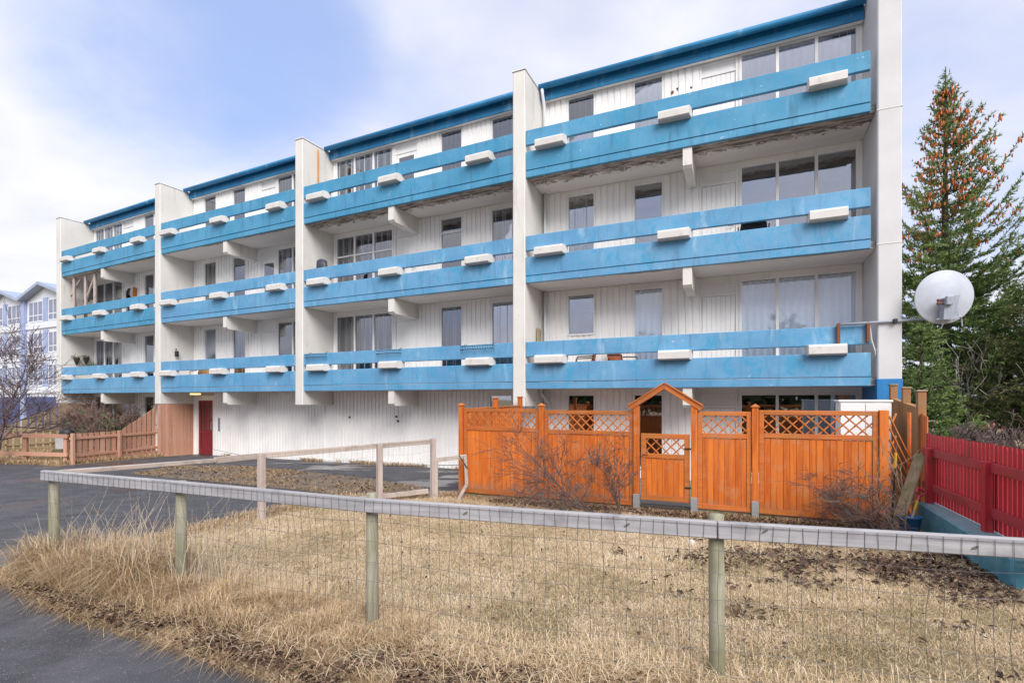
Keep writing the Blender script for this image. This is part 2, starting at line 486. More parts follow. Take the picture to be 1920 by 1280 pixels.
def asphalt():
    t = NT('asphalt')
    v = t.vec((1, 1, 1), 'World')
    big = t.noise(.35, 4, v, .6, .6); mid = t.noise(2.2, 6, v, .65); fine = t.noise(85, 3, v, .8)
    c = t.mix(t.ramp(mid, .35, .7), (.036, .036, .042, 1), (.088, .086, .095, 1))
    c = t.mix(t.ramp(big, .4, .62, 0, .6), c, (.066, .066, .078, 1))
    vo = t.N.new('ShaderNodeTexVoronoi'); vo.inputs['Scale'].default_value = 42; t.L.new(v, vo.inputs['Vector'])
    sp = t.ramp(vo.outputs['Distance'], .05, .22, 1, 0)
    pick = t.N.new('ShaderNodeSeparateColor'); t.L.new(vo.outputs['Color'], pick.inputs[0])
    c = t.mix(t.math('MULTIPLY', sp, t.ramp(pick.outputs[0], .58, .62)), c, (.34, .33, .33, 1))
    g2 = t.noise(140, 2, v, .6)
    c = t.mix(t.ramp(g2, .5, .72, 0, .55), c, (.21, .205, .21, 1))
    wet = t.ramp(t.noise(.5, 5, t.vec((.7, 1, 1), 'World'), .6, .8), .45, .6)
    t.col(t.mix(t.math('MULTIPLY', wet, .4), c, (.035, .036, .042, 1)))
    t.rough(t.ramp(wet, 0, 1, .86, .17)).bump(t.math('ADD', fine, vo.outputs['Distance']), .006, .5)
    return t.mat
MAT['asphalt'] = asphalt()
def soil(name, a, b, d):
    t = NT(name)
    v = t.vec((1, 1, 1), 'World')
    c = t.mix(t.ramp(t.noise(9, 9, v, .75), .36, .64), a, b)
    c = t.mix(t.ramp(t.noise(1.3, 6, v, .6), .45, .68, 0, .7), c, d)
    fl = t.noise(60, 5, v, .8)
    c = t.mix(t.ramp(fl, .55, .7, 0, .6), c, tuple(min(1, x * 1.6) for x in b[:3]) + (1,))
    t.col(c).rough(.95).bump(fl, .02, .8)
    return t.mat
MAT['lawn'] = soil('straw_turf', (.24, .17, .10, 1), (.54, .405, .25, 1), (.28, .22, .12, 1))
MAT['earth'] = soil('littered_earth', (.12, .085, .06, 1), (.27, .20, .135, 1), (.085, .075, .07, 1))
MAT['field'] = soil('dry_field', (.24, .18, .10, 1), (.36, .28, .17, 1), (.20, .18, .09, 1))
MAT['paving'] = soil('garden_paving', (.20, .19, .18, 1), (.28, .27, .26, 1), (.16, .15, .14, 1))
def tinted(name, stops, rough=.85, trans=.0):
    t = NT(name)
    a = t.N.new('ShaderNodeAttribute'); a.attribute_name = 'tint'
    r = t.N.new('ShaderNodeValToRGB')
    e = r.color_ramp.elements
    while len(e) < len(stops): e.new(.5)
    for i, (p, c) in enumerate(stops): e[i].position = p; e[i].color = c
    t.L.new(a.outputs['Fac'], r.inputs[0])
    t.col(r.outputs[0]).rough(rough)
    t.b.inputs['Specular IOR Level'].default_value = .2
    if trans:
        tl = t.N.new('ShaderNodeBsdfTranslucent'); t.L.new(r.outputs[0], tl.inputs[0])
        m = t.N.new('ShaderNodeMixShader'); m.inputs[0].default_value = trans
        t.L.new(t.b.outputs[0], m.inputs[1]); t.L.new(tl.outputs[0], m.inputs[2]); t.L.new(m.outputs[0], t.out.inputs['Surface'])
    return t.mat
MAT['grass'] = tinted('dry_grass', [(0, (.16, .15, .055, 1)), (.15, (.33, .27, .13, 1)), (.45, (.64, .485, .30, 1)), (.8, (.82, .665, .46, 1)), (1, (.92, .81, .65, 1))], .9, .2)
MAT['tall'] = tinted('tall_dry_grass', [(0, (.14, .085, .055, 1)), (.3, (.45, .31, .175, 1)), (.7, (.70, .53, .33, 1)), (1, (.85, .73, .54, 1))], .9, .2)
MAT['leaf'] = tinted('dead_leaf', [(0, (.03, .02, .017, 1)), (.4, (.085, .05, .037, 1)), (.75, (.19, .115, .075, 1)), (1, (.33, .24, .17, 1))], .75)
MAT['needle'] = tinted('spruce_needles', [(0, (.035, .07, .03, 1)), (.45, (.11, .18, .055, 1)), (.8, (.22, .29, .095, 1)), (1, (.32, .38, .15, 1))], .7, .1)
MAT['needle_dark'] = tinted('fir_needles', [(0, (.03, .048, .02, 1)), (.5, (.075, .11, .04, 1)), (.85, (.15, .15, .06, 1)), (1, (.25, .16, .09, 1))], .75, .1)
MAT['cone'] = tinted('spruce_cones', [(0, (.30, .08, .03, 1)), (.5, (.52, .15, .05, 1)), (1, (.66, .25, .09, 1))], .8)
MAT['bark'] = plain('dark_bark', (.075, .058, .045, 1), .9, .2, 12, .02)
MAT['twig'] = plain('grey_brown_twig', (.15, .105, .095, 1), .85, .2, 8)
MAT['twig_purple'] = plain('purple_brown_twig', (.17, .115, .12, 1), .85, .2, 8)
MAT['twig_pale'] = plain('pale_twig', (.30, .25, .19, 1), .85, .2, 8)
MAT['twig_yard'] = plain('reddish_brown_twig', (.30, .20, .17, 1), .85, .2, 8)
MAT['birch'] = plain('pale_birch_bark', (.50, .45, .40, 1), .85, .3, 9)
MAT['moss_leaf'] = tinted('evergreen_leaf', [(0, (.03, .05, .02, 1)), (1, (.09, .13, .05, 1))], .8)
MAT['pink_plastic'] = plain('pink_plastic', (.55, .035, .11, 1), .4, .05)
MAT['yellow'] = plain('yellow_paint', (.72, .43, .02, 1), .5, .08)
MAT['blue_plastic'] = plain('blue_plastic', (.02, .14, .36, 1), .4, .05)
MAT['brown'] = plain('brown_upholstery', (.28, .085, .035, 1), .7, .1)
MAT['stone'] = plain('pale_stone', (.6, .58, .55, 1), .8, .1)
MAT['far_white'] = plain('far_white_cladding', (.70, .73, .80, 1), .7, .05, 1)
MAT['far_blue'] = plain('far_blue_paint', (.34, .41, .63, 1), .6, .1, 1)
MAT['far_roof'] = plain('far_blue_roof', (.34, .41, .54, 1), .5, .08, 1)
MAT['far_glass'] = plain('far_window_glass', (.22, .24, .34, 1), .12, .1, 1)
MAT['knot'] = plain('wood_knot', (.17, .15, .145, 1), .8, .25, 40)
MAT['maroon'] = plain('dark_red_paint', (.13, .012, .022, 1), .6, .1)

# ------------------------------------------------------------------ the ground
def sheet(name, pts, mat, lift, kind='structure'):
    mb = MB()
    mb.add([(x, y, hz(y) + lift) for x, y in pts], [tuple(range(len(pts)))])
    o = mb.build(name, mat); tag(o, kind=kind)
    me = o.data
    if me.polygons[0].normal.z < 0: me.flip_normals()
    return o
g = MB()
ys = [-400, 0, 25, 900]
for i in range(4):
    g.v += [(-900, ys[i], hz(ys[i])), (900, ys[i], hz(ys[i]))]
for i in range(3): g.f.append((2 * i, 2 * i + 1, 2 * i + 3, 2 * i + 2)); g.m.append(0)
tag(g.build('ground', MAT['field']), kind='structure')
sheet('asphalt_lane', [(-60, 0.01), (9, 0.01), (6.0, 5.2), (-.9, 10.2), (.85, 14.4), (-13.2, 21.35), (-13.75, 20.0), (-14.6, 16.5), (-17.9, 17.5), (-60, 22)], MAT['asphalt'], .006)
LAWN = [(-5.15, 5.1), (-4.3, 4.6), (-3.5, 4.14), (-2.55, 3.72), (-1.5, 3.17), (-.5, 2.62), (1, 1.9), (4.2, .6), (4.6, 4.2), (5.1, 5.5), (6.1, 7.6), (5.5, 7.6), (-1.0, 10.45), (-3.3, 10.0), (-4.15, 8.5), (-4.75, 6.3), (-5.05, 5.45)]
sheet('lawn', LAWN, MAT['lawn'], .012)
DIRT = [(-10.6, 14.2), (-7.6, 12.7), (-4.9, 11.3), (-3.4, 10.4), (-1.7, 10.55), (-2.0, 11.6), (-3.6, 13.2), (-6.6, 15.3), (-9.2, 16.8), (-10.8, 16.6)]
sheet('bare_earth', DIRT, MAT['earth'], .012)
sheet('garden_path', [(-.9, 10.5), (5.5, 7.55), (6.9, 9.4), (8.2, 11.2), (.9, 14.4)], MAT['paving'], .010)

# ------------------------------------------------------------------ the apartment building
NODES = [((-21.2, 24.09), (-14.23, 20.43)), ((-13.9, 20.27), (-7.19, 16.94)), ((-6.83, 16.78), (.0335, 13.42)), ((.355, 13.28), (7.15, 10.2))]
LV = [-2.36, .265, 3.01, 5.74, 8.44]          # underside of each level's slab, measured from the eye
LV = [v + HC for v in LV]
D = 1.30
bld = thing('apartment_building', 'long four storey white apartment block with blue balcony bands between white fins', 'building', (0, 16, 0))
BAYF, BAYW = [], []
for (a, b) in NODES:
    BAYF.append(frame((a[0], a[1], 0), (b[0] - a[0], b[1] - a[1])))
    BAYW.append(math.hypot(b[0] - a[0], b[1] - a[1]))

def part(mb, name, mat, bay, parent=None, smooth=False, M=None):
    return mb.build(name, mat, parent or bld, M if M is not None else BAYF[bay], smooth)

# dividing walls that stand proud of the facade, and the end pier
for i in range(4):
    lo = LV[1] - .465
    mb = MB()
    wl = .42 if i == 0 else .355
    mb.box(-wl, -.006, -.035, D + .35, lo, HC + 8.53, .02)
    f = part(mb, 'dividing_wall', MAT['fin'], i)
    cp = MB().box(-wl - .02, .012, -.055, D + .37, HC + 8.532, HC + 8.565, .006)
    cp.build('wall_cap', MAT['downpipe'], f, BAYF[i])
mb = MB().box(7.56, 7.96, -.04, 11, hz(10) + .0, HC + 9.4, .02)
pier = part(mb, 'end_wall', MAT['pier'], 3)
for z in (5.70, 3.05):
    MB().box(7.552, 7.968, -.047, .4, HC + z, HC + z + .018).build('wall_joint', MAT['fin'], pier, BAYF[3])
MB().box(7.550, 7.970, -.052, 10.9, hz(10) - .1, HC + .40, .006).build('painted_base', plain('bright_blue_base_paint', (.02, .20, .50, 1), .5, .1, 2), pier, BAYF[3])

# walls, boards and windows
TYPE_A = [('small', .69, 1.50), ('tall', 2.50, 3.29), ('door', 4.15, 5.02), ('wide', 5.06, 7.48)]
TYPE_B = [('wide', .12, 2.64), ('door', 2.69, 3.62), ('tall', 4.47, 5.30), ('tall', 6.27, 7.05)]
def window(bay, u0, u1, z0, z1, n=1, cloth=None, door=False, transom=None, cover=(0, 1)):
    """frame with panes (and cloth) as pieces of their own"""
    mb = MB(); fw = .05
    y0, y1 = D - .015, D + .09
    mb.box(u0, u0 + fw, y0, y1, z0, z1, .004); mb.box(u1 - fw, u1, y0, y1, z0, z1, .004)
    mb.box(u0 + fw, u1 - fw, y0 + .002, y1, z1 - fw, z1, .004); mb.box(u0 + fw, u1 - fw, y0 - .03, y1, z0, z0 + fw, .004)
    pw = (u1 - u0 - 2 * fw - (n - 1) * .065) / n
    ps = []
    for k in range(n):
        a = u0 + fw + k * (pw + .065)
        ps.append((a, a + pw))
        if k: mb.box(a - .065, a, y0 + .003, y1, z0 + fw, z1 - fw, .004)
    if transom:
        mb.box(u0 + fw, u1 - fw, y0 + .006, y1, z1 - transom, z1 - transom + .05, .004)
    fr = part(mb, 'window', MAT['frame'], bay)
    for a, b in ps:
        p = MB().box(a, b, D + .03, D + .042, z0 + fw, z1 - fw)
        p.build('pane', MAT['clear_glass' if cloth and cloth[0] == 'blind' and z0 < LV[2] else 'glass'], fr, BAYF[bay])
    if cloth:
        kind, mat = cloth
        pitch = .15 if kind == 'blind' else .08
        cu0 = u0 + fw + (u1 - u0 - 2 * fw) * cover[0]; cu1 = u0 + fw + (u1 - u0 - 2 * fw) * cover[1]
        nn = max(3, int((cu1 - cu0) / pitch * 2)); vs, fs = [], []
        ph = random.random() * 6
        for k in range(nn + 1):
            u = cu0 + (cu1 - cu0) * k / nn
            dd = D + .068 + (.027 if k % 2 else -.027) + (.02 * math.sin(k * .9 + ph) if kind != 'blind' else 0)
            vs += [(u, dd, z0 + .06), (u, dd, z1 - .06)]
        for k in range(nn): fs.append((2 * k, 2 * k + 2, 2 * k + 3, 2 * k + 1))
        c = MB(); c.add(vs, fs); c.build('blind' if kind == 'blind' else 'curtain', mat, fr, BAYF[bay])
    return fr
def balcony_door(bay, u0, u1, z0, z1, glazed=False):
    mb = MB()
    mb.box(u0, u0 + .05, D - .012, D + .08, z0, z1, .004); mb.box(u1 - .05, u1, D - .012, D + .08, z0, z1, .004)
    mb.box(u0 + .05, u1 - .05, D - .01, D + .08, z1 - .06, z1, .004)
    mb.box(u0 + .05, u1 - .05, D - .006, D + .08, z1 - .36, z1 - .30, .004)
    mb.box(u0 + .05, u1 - .05, D + .03, D + .05, z1 - .30, z1 - .06)
    dr = part(mb, 'balcony_door', MAT['frame'], bay)
    lf = MB(); a, b, t = u0 + .055, u1 - .055, z1 - .365
    if glazed:
        lf.box(a, a + .11, D + .012, D + .06, z0, t, .004); lf.box(b - .11, b, D + .012, D + .06, z0, t, .004)
        lf.box(a + .11, b - .11, D + .014, D + .06, t - .11, t, .004); lf.box(a + .11, b - .11, D + .014, D + .06, z0, z0 + .75, .004)
        MB().box(a + .11, b - .11, D + .03, D + .042, z0 + .75, t - .11).build('pane', MAT['glass'], dr, BAYF[bay])
    else:
        k = 7; wd = (b - a) / k
        for i in range(k): lf.box(a + i * wd + .004, a + (i + 1) * wd - .004, D + .016, D + .05, z0, t, .006)
        lf.box(a, b, D + .03, D + .06, z0, t)
    lf.build('door_leaf', MAT['board'], dr, BAYF[bay])
    MB().tube([(b - .05, D + .012, z0 + 1.02), (b - .05, D - .04, z0 + 1.02), (b - .16, D - .045, z0 + 1.02)], .009, 6).build('handle', MAT['steel'], dr, BAYF[bay])
    return dr
BOARD_PITCH = .158
def cladding(bay, segs, z0, z1, single):
    """backing wall pieces [u0,u1] with raised boards"""
    mb = MB()
    for (a, b, lo, hi) in segs: mb.box(a, b, D, D + .16, lo, hi)
    wl = part(mb, 'wall', MAT['white'], bay)
    js = MB()
    for (a, b, lo, hi) in segs:
        if hi - lo < .5: 
            continue
        n = max(1, round((b - a) / BOARD_PITCH)); p = (b - a) / n
        for i in range(n):
            c0, c1 = a + i * p + .02, a + (i + 1) * p - .022
            j = random.uniform(-.003, .003)
            if single:
                bm = MB().box(c0, c1, D - .022 + j, D + .002, lo + .01, hi - .004, .003)
                bm.build('board', MAT['board'], wl, BAYF[bay])
            else: js.box(c0, c1, D - .022 + j, D + .002, lo + .01, hi - .004)
    if js.v:
        o = js.build('board_cladding', MAT['board'], wl, BAYF[bay]); o['kind'] = 'stuff'
CLOTH = {   # (bay, level, opening index): cloth behind the pane
    (3, 1, 3): ('blind', MAT['blind']), (3, 1, 1): ('blind', MAT['blind']),
    (3, 2, 0): ('curtain', MAT['curtain_green']),
    (2, 1, 0): ('curtain', MAT['curtain']), (2, 1, 2): ('curtain', MAT['curtain_warm']), (2, 1, 3): ('curtain', MAT['curtain']),
    (2, 2, 0): ('curtain', MAT['curtain']), (2, 3, 0): ('curtain', MAT['blind']), (2, 3, 2): ('blind', MAT['blind']), (2, 3, 3): ('blind', MAT['blind']),
    (3, 3, 1): ('blind', MAT['blind']), (3, 3, 3): ('blind', MAT['blind']), (3, 3, 0): ('blind', MAT['blind']),
    (1, 1, 1): ('curtain', MAT['curtain_warm']), (1, 1, 0): ('blind', MAT['blind']), (1, 3, 0): ('blind', MAT['blind']), (1, 3, 1): ('blind', MAT['blind']), (1, 3, 3): ('blind', MAT['blind']),
    (1, 2, 0): ('curtain', MAT['curtain_green']), (0, 3, 0): ('curtain', MAT['blind']), (0, 1, 0): ('curtain', MAT['curtain']), (0, 1, 3): ('curtain', MAT['curtain']),
    (2, 2, 3): ('curtain', MAT['curtain']), (0, 2, 3): ('blind', MAT['blind']), (1, 2, 3): ('curtain', MAT['curtain']), (0, 3, 3): ('blind', MAT['blind']), (0, 3, 2): ('blind', MAT['blind']),
}
for bay in range(4):
    Wb = BAYW[bay] + (.1 if bay == 3 else 0)
    for lv in range(4):
        ops = TYPE_A if bay in (1, 3) else TYPE_B
        ceil = LV[lv + 1]
        floor = LV[lv] + (.17 if lv else 0)
        if lv == 0: floor = hz(16 if bay == 2 else (21 if bay == 1 else (24 if bay == 0 else 13))) - .06
        if lv == 0 and bay == 2: ops = [('low', 6.2, 7.0)]
        if lv == 0 and bay == 1: ops = [('entry', .26, 1.36)]
        segs, u = [], 0.0
        top = ceil - .12
        for (kind, a, b) in ops:
            segs.append((u, a, floor, ceil)); u = b
        segs.append((u, Wb, floor, ceil))
        segs = [s for s in segs if s[1] - s[0] > .03]
        for (kind, a, b) in ops:
            segs.append((a, b, top, ceil))
            if kind in ('wide', 'tall'): segs.append((a, b, floor, floor + .30))
            if kind == 'small': segs.append((a, b, floor, floor + (1.30 if (bay, lv) == (3, 1) else .62)))
            if kind == 'low': segs.append((a, b, floor, ceil - .75))
        cladding(bay, segs, floor, ceil, bay >= 2)
        for j, (kind, a, b) in enumerate(ops):
            cl = CLOTH.get((bay, lv, j))
            if kind == 'wide':
                window(bay, a, b, floor + .30, top, 3, cl, transom=(.72 if (bay, lv) == (2, 2) else None))
            elif kind == 'tall':
                window(bay, a, b, floor + .30, top, 1, cl, transom=(.5 if (bay, lv, j) == (2, 2, 2) else None))
            elif kind == 'small':
                window(bay, a, b, floor + (1.30 if (bay, lv) == (3, 1) else .62), top, 1, cl)
            elif kind == 'low': window(bay, a, b, ceil - .75, top, 1, None)
            elif kind == 'door': balcony_door(bay, a, b, floor, top, (bay, lv) in ((2, 3), (1, 2), (0, 2)))

# old fixing holes and chipped paint on the top floor wall
for (u, z, w_) in ((3.50, 1.86, .05), (3.62, 1.93, .035), (3.55, 1.70, .045), (3.70, 1.78, .03), (3.95, 1.88, .03), (3.74, 1.96, .03)):
    ring = [(u + w_ * math.cos(k * .9) * random.uniform(.6, 1.1), D - .0245, LV[3] + .17 + z + w_ * 1.2 * math.sin(k * .9) * random.uniform(.6, 1.1)) for k in range(7)]
    mb = MB(); mb.add(ring, [tuple(range(7))])
    part(mb, 'chipped_patch', MAT['rust'] if w_ > .04 else MAT['dark'], 3)

# rooms behind the glass: floors, ceilings, back walls
for bay in range(4):
    Wb = BAYW[bay]
    mb = MB()
    for lv in range(4):
        z0, z1 = LV[lv], LV[lv + 1]
        mb.box(.0, Wb, 5.2, 5.3, z0, z1)
        mb.box(3.72, 3.78, D + .3, 5.2, z0, z1)
        if lv: mb.box(0, Wb, D + .17, 5.2, z0, z0 + .16)
    mb.box(-.36, -.005, D + .36, 5.3, LV[0], LV[4])
    mb.box(0, Wb + .1, D + .17, 5.2, LV[4], LV[4] + .05)
    part(mb, 'room_shell', MAT['room'], bay)

# balconies
CONS = {0: [(.25, 1.05), (3.3, 4.05), (6.35, 7.1)], 1: [(.2, 1.0), (3.3, 4.05), (6.3, 7.05)], 2: [(.3, 1.12), (3.25, 4.02), (6.25, 7.05)], 3: [(.29, 1.12), (3.33, 4.09), (6.35, 7.10)]}
BRK = {0: (3.5, 3.72), 1: (3.74, 3.95), 2: (3.46, 3.68), 3: (3.88, 4.08)}
for bay in range(4):
    Wb = BAYW[bay]
    for lv in (1, 2, 3):
        b = LV[lv]
        old = lv == 3 and bay >= 1
        sl = part(MB().box(0.003, Wb + (.09 if bay == 3 else 0), .10, D + .15, b + .004, b + .17), 'balcony', MAT['soffit'] if (lv == 3 and bay >= 2) else MAT['soffit_good'], bay)
        bm = MAT['blue_old'] if lv == 3 or (bay == 0 and lv == 2) else MAT['blue']
        MB().box(.002, Wb, .012, .10, b, b + .172, .008).build('slab_edge', bm, sl, BAYF[bay])
        MB().box(.002, Wb, 0, .11, b + .18, b + .665, .012).build('parapet', bm, sl, BAYF[bay])
        MB().box(.004, Wb - .003, .0, .09, b + .83, b + 1.215, .012).build('rail', bm, sl, BAYF[bay])
        for (a, c) in CONS[bay]:
            mb = MB()
            j = random.uniform(-.015, .015)
            prof = [(-.20, .655), (-.16, .63), (.11, .63), (.11, .850), (-.15, .850), (-.20, .80)]
            vs = [(a + j + (.03 if p[0] < -.1 else 0), p[0], b + p[1]) for p in prof] + [(c + j - (.05 if p[0] < -.1 else 0), p[0], b + p[1]) for p in prof]
            n = len(prof)
            mb.add(vs, [tuple(range(n)), tuple(range(n, 2 * n))[::-1]] + [(i, n + i, n + (i + 1) % n, (i + 1) % n) for i in range(n)])
            mb.box(a + .25, c - .25, .092, .14, b + .66, b + 1.15)
            mb.build('console_block', MAT['console'], sl, BAYF[bay])
        a, c = BRK[bay]
        Mx = BAYF[bay] @ Matrix(((0, 0, 1, 0), (1, 0, 0, 0), (0, 1, 0, 0), (0, 0, 0, 1)))
        pr = [(.05, b + .0), (.05, b - .40), (.11, b - .465), (D + .0, b - .465), (D + .0, b + .0)]
        MB().prism(pr, a, c).build('bracket', MAT['fin'], sl, Mx)

# roof, gutter and fascia
for bay in range(4):
    Wb = BAYW[bay]
    z = LV[4]
    rf = part(MB().box(0.0, Wb + .09, 1.16, 11, z + .052, z + .13).box(0.0, Wb + .09, 1.125, 1.159, z + .051, z + .171).box(-.36, 0, D + .372, 11, z + .05, z + .13), 'roof', MAT['blue_deep'], bay)
    MB().box(.0, Wb + .09, 1.10, 1.14, z - .15, z + .05, .006).build('fascia', MAT['blue_deep'], rf, BAYF[bay])
    MB().box(.0, Wb + .09, 1.142, D - .03, z - .135, z - .12, 0).build('eave_soffit', MAT['white'], rf, BAYF[bay])
    gm = MB(); pts = []
    for k in range(9):
        t = math.pi * k / 8
        pts.append((.93 - .085 * math.cos(t), z + .17 - .10 * math.sin(t)))
    pts2 = [(y, zz) for y, zz in pts] + [(.93 + .079 * math.cos(math.pi * k / 8), z + .172 - .092 * math.sin(math.pi * k / 8)) for k in range(9)]
    n = len(pts2)
    gm.add([(0.01, y, zz) for y, zz in pts2] + [(Wb + .08, y, zz) for y, zz in pts2],
           [(i, n + i, n + (i + 1) % n, (i + 1) % n) for i in range(n)] + [tuple(range(n)), tuple(range(n, 2 * n))[::-1]])
    gm.box(0.01, Wb + .08, .85, 1.2, z + .172, z + .185)
    gm.build('gutter', MAT['blue_deep'], rf, BAYF[bay], True)
# downpipes
for bay in (1, 2, 3):
    up, dp = (.09, D - .12) if bay != 2 else (.05, .75)
    if bay == 3:
        o = part(MB().tube([(.1, .93, LV[4] + .08), (.1, .95, LV[4] - .05), (up, dp - .06, LV[4] - .3), (up, dp - .06, LV[3] + .17)], .045, 8), 'downpipe', MAT['downpipe'], bay, None, True)
        for lv in (1, 2):
            part(MB().tube([(up, dp, LV[lv + 1]), (up, dp, LV[lv] + .17)], .04, 8), 'downpipe', MAT['downpipe'], bay, None, True)
        part(MB().tube([(up - .05, dp - .25, LV[1]), (up - .04, dp - .24, LV[1] - .1), (up + .05, dp - .1, LV[1] - .28), (up + .12, dp, LV[1] - .42), (up + .12, dp, hz(14))], .045, 8), 'downpipe', MAT['downpipe'], bay, None, True)
part(MB().tube([(.028, .58, HC + 8.40), (.028, .58, LV[3] + 1.2), (.028, .58, LV[3] + .17)], .026, 8), 'rusty_pipe', plain('rust_orange_pipe', (.62, .27, .07, 1), .7, .2, 5), 2, None, True)

# entrance: red door, lamp, bell panel
u0, u1, zb, zt = .26, 1.36, hz(21), LV[1] - .25
mb = MB().box(u0, u0 + .07, D - .03, D + .12, zb, zt, .004).box(u1 - .07, u1, D - .03, D + .12, zb, zt, .004).box(u0 + .07, u1 - .07, D - .028, D + .12, zt - .07, zt, .004)
mb.box(u0, u1, D, D + .1, zt, LV[1])
dr = part(mb, 'entrance_door', MAT['frame'], 1)
a, b = u0 + .075, u1 - .075
zt2 = zt - .075
lf = MB()
lf.box(a, a + .11, D + .0, D + .05, zb + .01, zt2, .005).box(b - .11, b, D + .0, D + .05, zb + .01, zt2, .005)
lf.box(a + .11, b - .11, D + .002, D + .05, zt2 - .12, zt2, .005).box(a + .11, b - .11, D + .002, D + .05, zb + .01, zb + .22, .005).box(a + .11, b - .11, D + .004, D + .05, zb + .88, zb + 1.0, .005)
st = (b - a - .22) / 4
for k in range(1, 4): lf.box(a + .11 + k * st - .04, a + .11 + k * st + .04, D + .006, D + .05, zb + .22, zt2 - .12, .004)
for k in range(4): lf.box(a + .11 + k * st + .04, a + .11 + (k + 1) * st - .04, D + .02, D + .045, zb + .22, zb + .88, .004)
lf.build('door_leaf', MAT['red_door'], dr, BAYF[1])
for k in range(4):
    MB().box(a + .11 + k * st + (.04 if k else 0), a + .11 + (k + 1) * st - (.04 if k < 3 else 0), D + .022, D + .034, zb + 1.0, zt2 - .12).build('pane', MAT['glass'], dr, BAYF[1])
MB().tube([(b - .055, D - .005, zb + 1.05), (b - .055, D - .06, zb + 1.05), (b - .055, D - .06, zb + 1.35), (b - .055, D - .005, zb + 1.35)], .012, 6).build('handle', MAT['steel'], dr, BAYF[1])
lp = part(MB().box(.55, 1.0, .75, 1.02, LV[1] - .03, LV[1] + .003, .006), 'ceiling_lamp', MAT['frame'], 1)
MB().box(.57, .98, .77, 1.0, LV[1] - .095, LV[1] - .031, .02).build('lamp_cover', MAT['lamp'], lp, BAYF[1])
bp = part(MB().box(1.66, 1.76, D - .05, D - .021, zb + 1.0, zb + 1.55, .006), 'bell_panel', MAT['grey_paint'], 1)
for k in range(4):
    MB().box(1.68, 1.74, D - .062, D - .051, zb + 1.05 + k * .12, zb + 1.12 + k * .12, .003).build('bell_button', MAT['dark'], bp, BAYF[1])
for (bay, u, z) in ((2, .75, .95), (2, 2.75, 1.0), (2, 2.82, .86), (2, 5.6, .15)):
    part(MB().box(u, u + .07, D - .06, D - .021, HC - 1.6 + z + .0, HC - 1.6 + z + .06, .01), 'wall_fitting', MAT['dark'], bay)
# concrete plinth along the ground floor wall
for bay in (1, 2):
    part(MB().box(1.4 if bay == 1 else 0, BAYW[bay] + .36, D - .018, D + .14, hz(22) - .2, hz(20 if bay == 1 else 16.5) + .13, .01), 'plinth', MAT['fin'], bay)

# wall filling behind the foot of the dividing walls
for bay in (1, 2, 3):
    part(MB().box(-.40, 0.0, D + .01, D + .2, hz(22) - .3, LV[1] - .40), 'wall_pier', MAT['white'], bay)

# ------------------------------------------------------------------ orange garden fence with its gate and arch
FA, FB = Vector((-1.02, 10.36, 0)), Vector((5.36, 7.47, 0))
fd = (FB - FA).normalized()
fn = Vector((-fd.y, fd.x, 0))                    # away from the camera
def fu(px):                                      # distance along the fence seen at a column
    r = (px - 960) / F
    return (r * FA.y - FA.x) / (fd.x - r * fd.y)
def fpt(u, d=0, z=0): 
    p = FA + fd * u + fn * d
    return Vector((p.x, p.y, z))
FTOP = HC - .185
fence = thing('garden_fence', 'tall orange board fence with lattice tops and a gabled gate arch', 'fence', fpt(0, 0, hz(10)))
FM = frame(fpt(0, 0, 0), fd)
def post(name, u, top, parent, w_=.095, cap=True, mat='orange', base=None, d=0.0, shoe=False):
    b = hz(fpt(u).y) if base is None else base
    lift = .26 if shoe else -.05
    M = FM @ Matrix.Translation((u, d, 0))
    o = MB().box(-w_ / 2, w_ / 2, -w_ / 2, w_ / 2, b + lift, top, .005).build(name, MAT[mat], parent, M)
    if cap:
        c = MB().box(-.065, .065, -.065, .065, top + .001, top + .018, .003)
        c.add([(-.055, -.055, top + .0181), (.055, -.055, top + .0181), (.055, .055, top + .0181), (-.055, .055, top + .0181), (0, 0, top + .06)],
              [(0, 1, 4), (1, 2, 4), (2, 3, 4), (3, 0, 4), (3, 2, 1, 0)])
        c.build('post_cap', MAT['orange_x'], o, M)
    if shoe:
        MB().box(-w_ / 2 - .004, w_ / 2 + .004, -w_ / 2 - .004, w_ / 2 + .004, b - .05, b + lift + .03, .003).build('post_shoe', MAT['steel'], o, M)
    return o
def lattice(parent, M, x0, x1, z0, z1, pitch=.165, wd=.021, mat='orange_x', d=0.0):
    h = z1 - z0
    for s_ in (1, -1):
        x = x0 - h + pitch * .3
        while x < x1 + h:
            # line from (x,z0) to (x+s*h*..., z1)
            a, b = (x, z0), (x + h, z1)
            if s_ < 0: a, b = (x + h, z0), (x, z1)
            ax, az, bx, bz = a[0], a[1], b[0], b[1]
            t0, t1 = 0.0, 1.0
            dx = bx - ax
            ts = sorted(((x0 - ax) / dx, (x1 - ax) / dx))
            t0, t1 = max(t0, ts[0]), min(t1, ts[1])
            if t1 - t0 > .06:
                p = M @ Vector((ax + dx * t0, d + .008 * s_, az + (bz - az) * t0))
                q = M @ Vector((ax + dx * t1, d + .008 * s_, az + (bz - az) * t1))
                beam('lattice_slat', p, q, .013, wd, MAT[mat], parent, 0)
            x += pitch
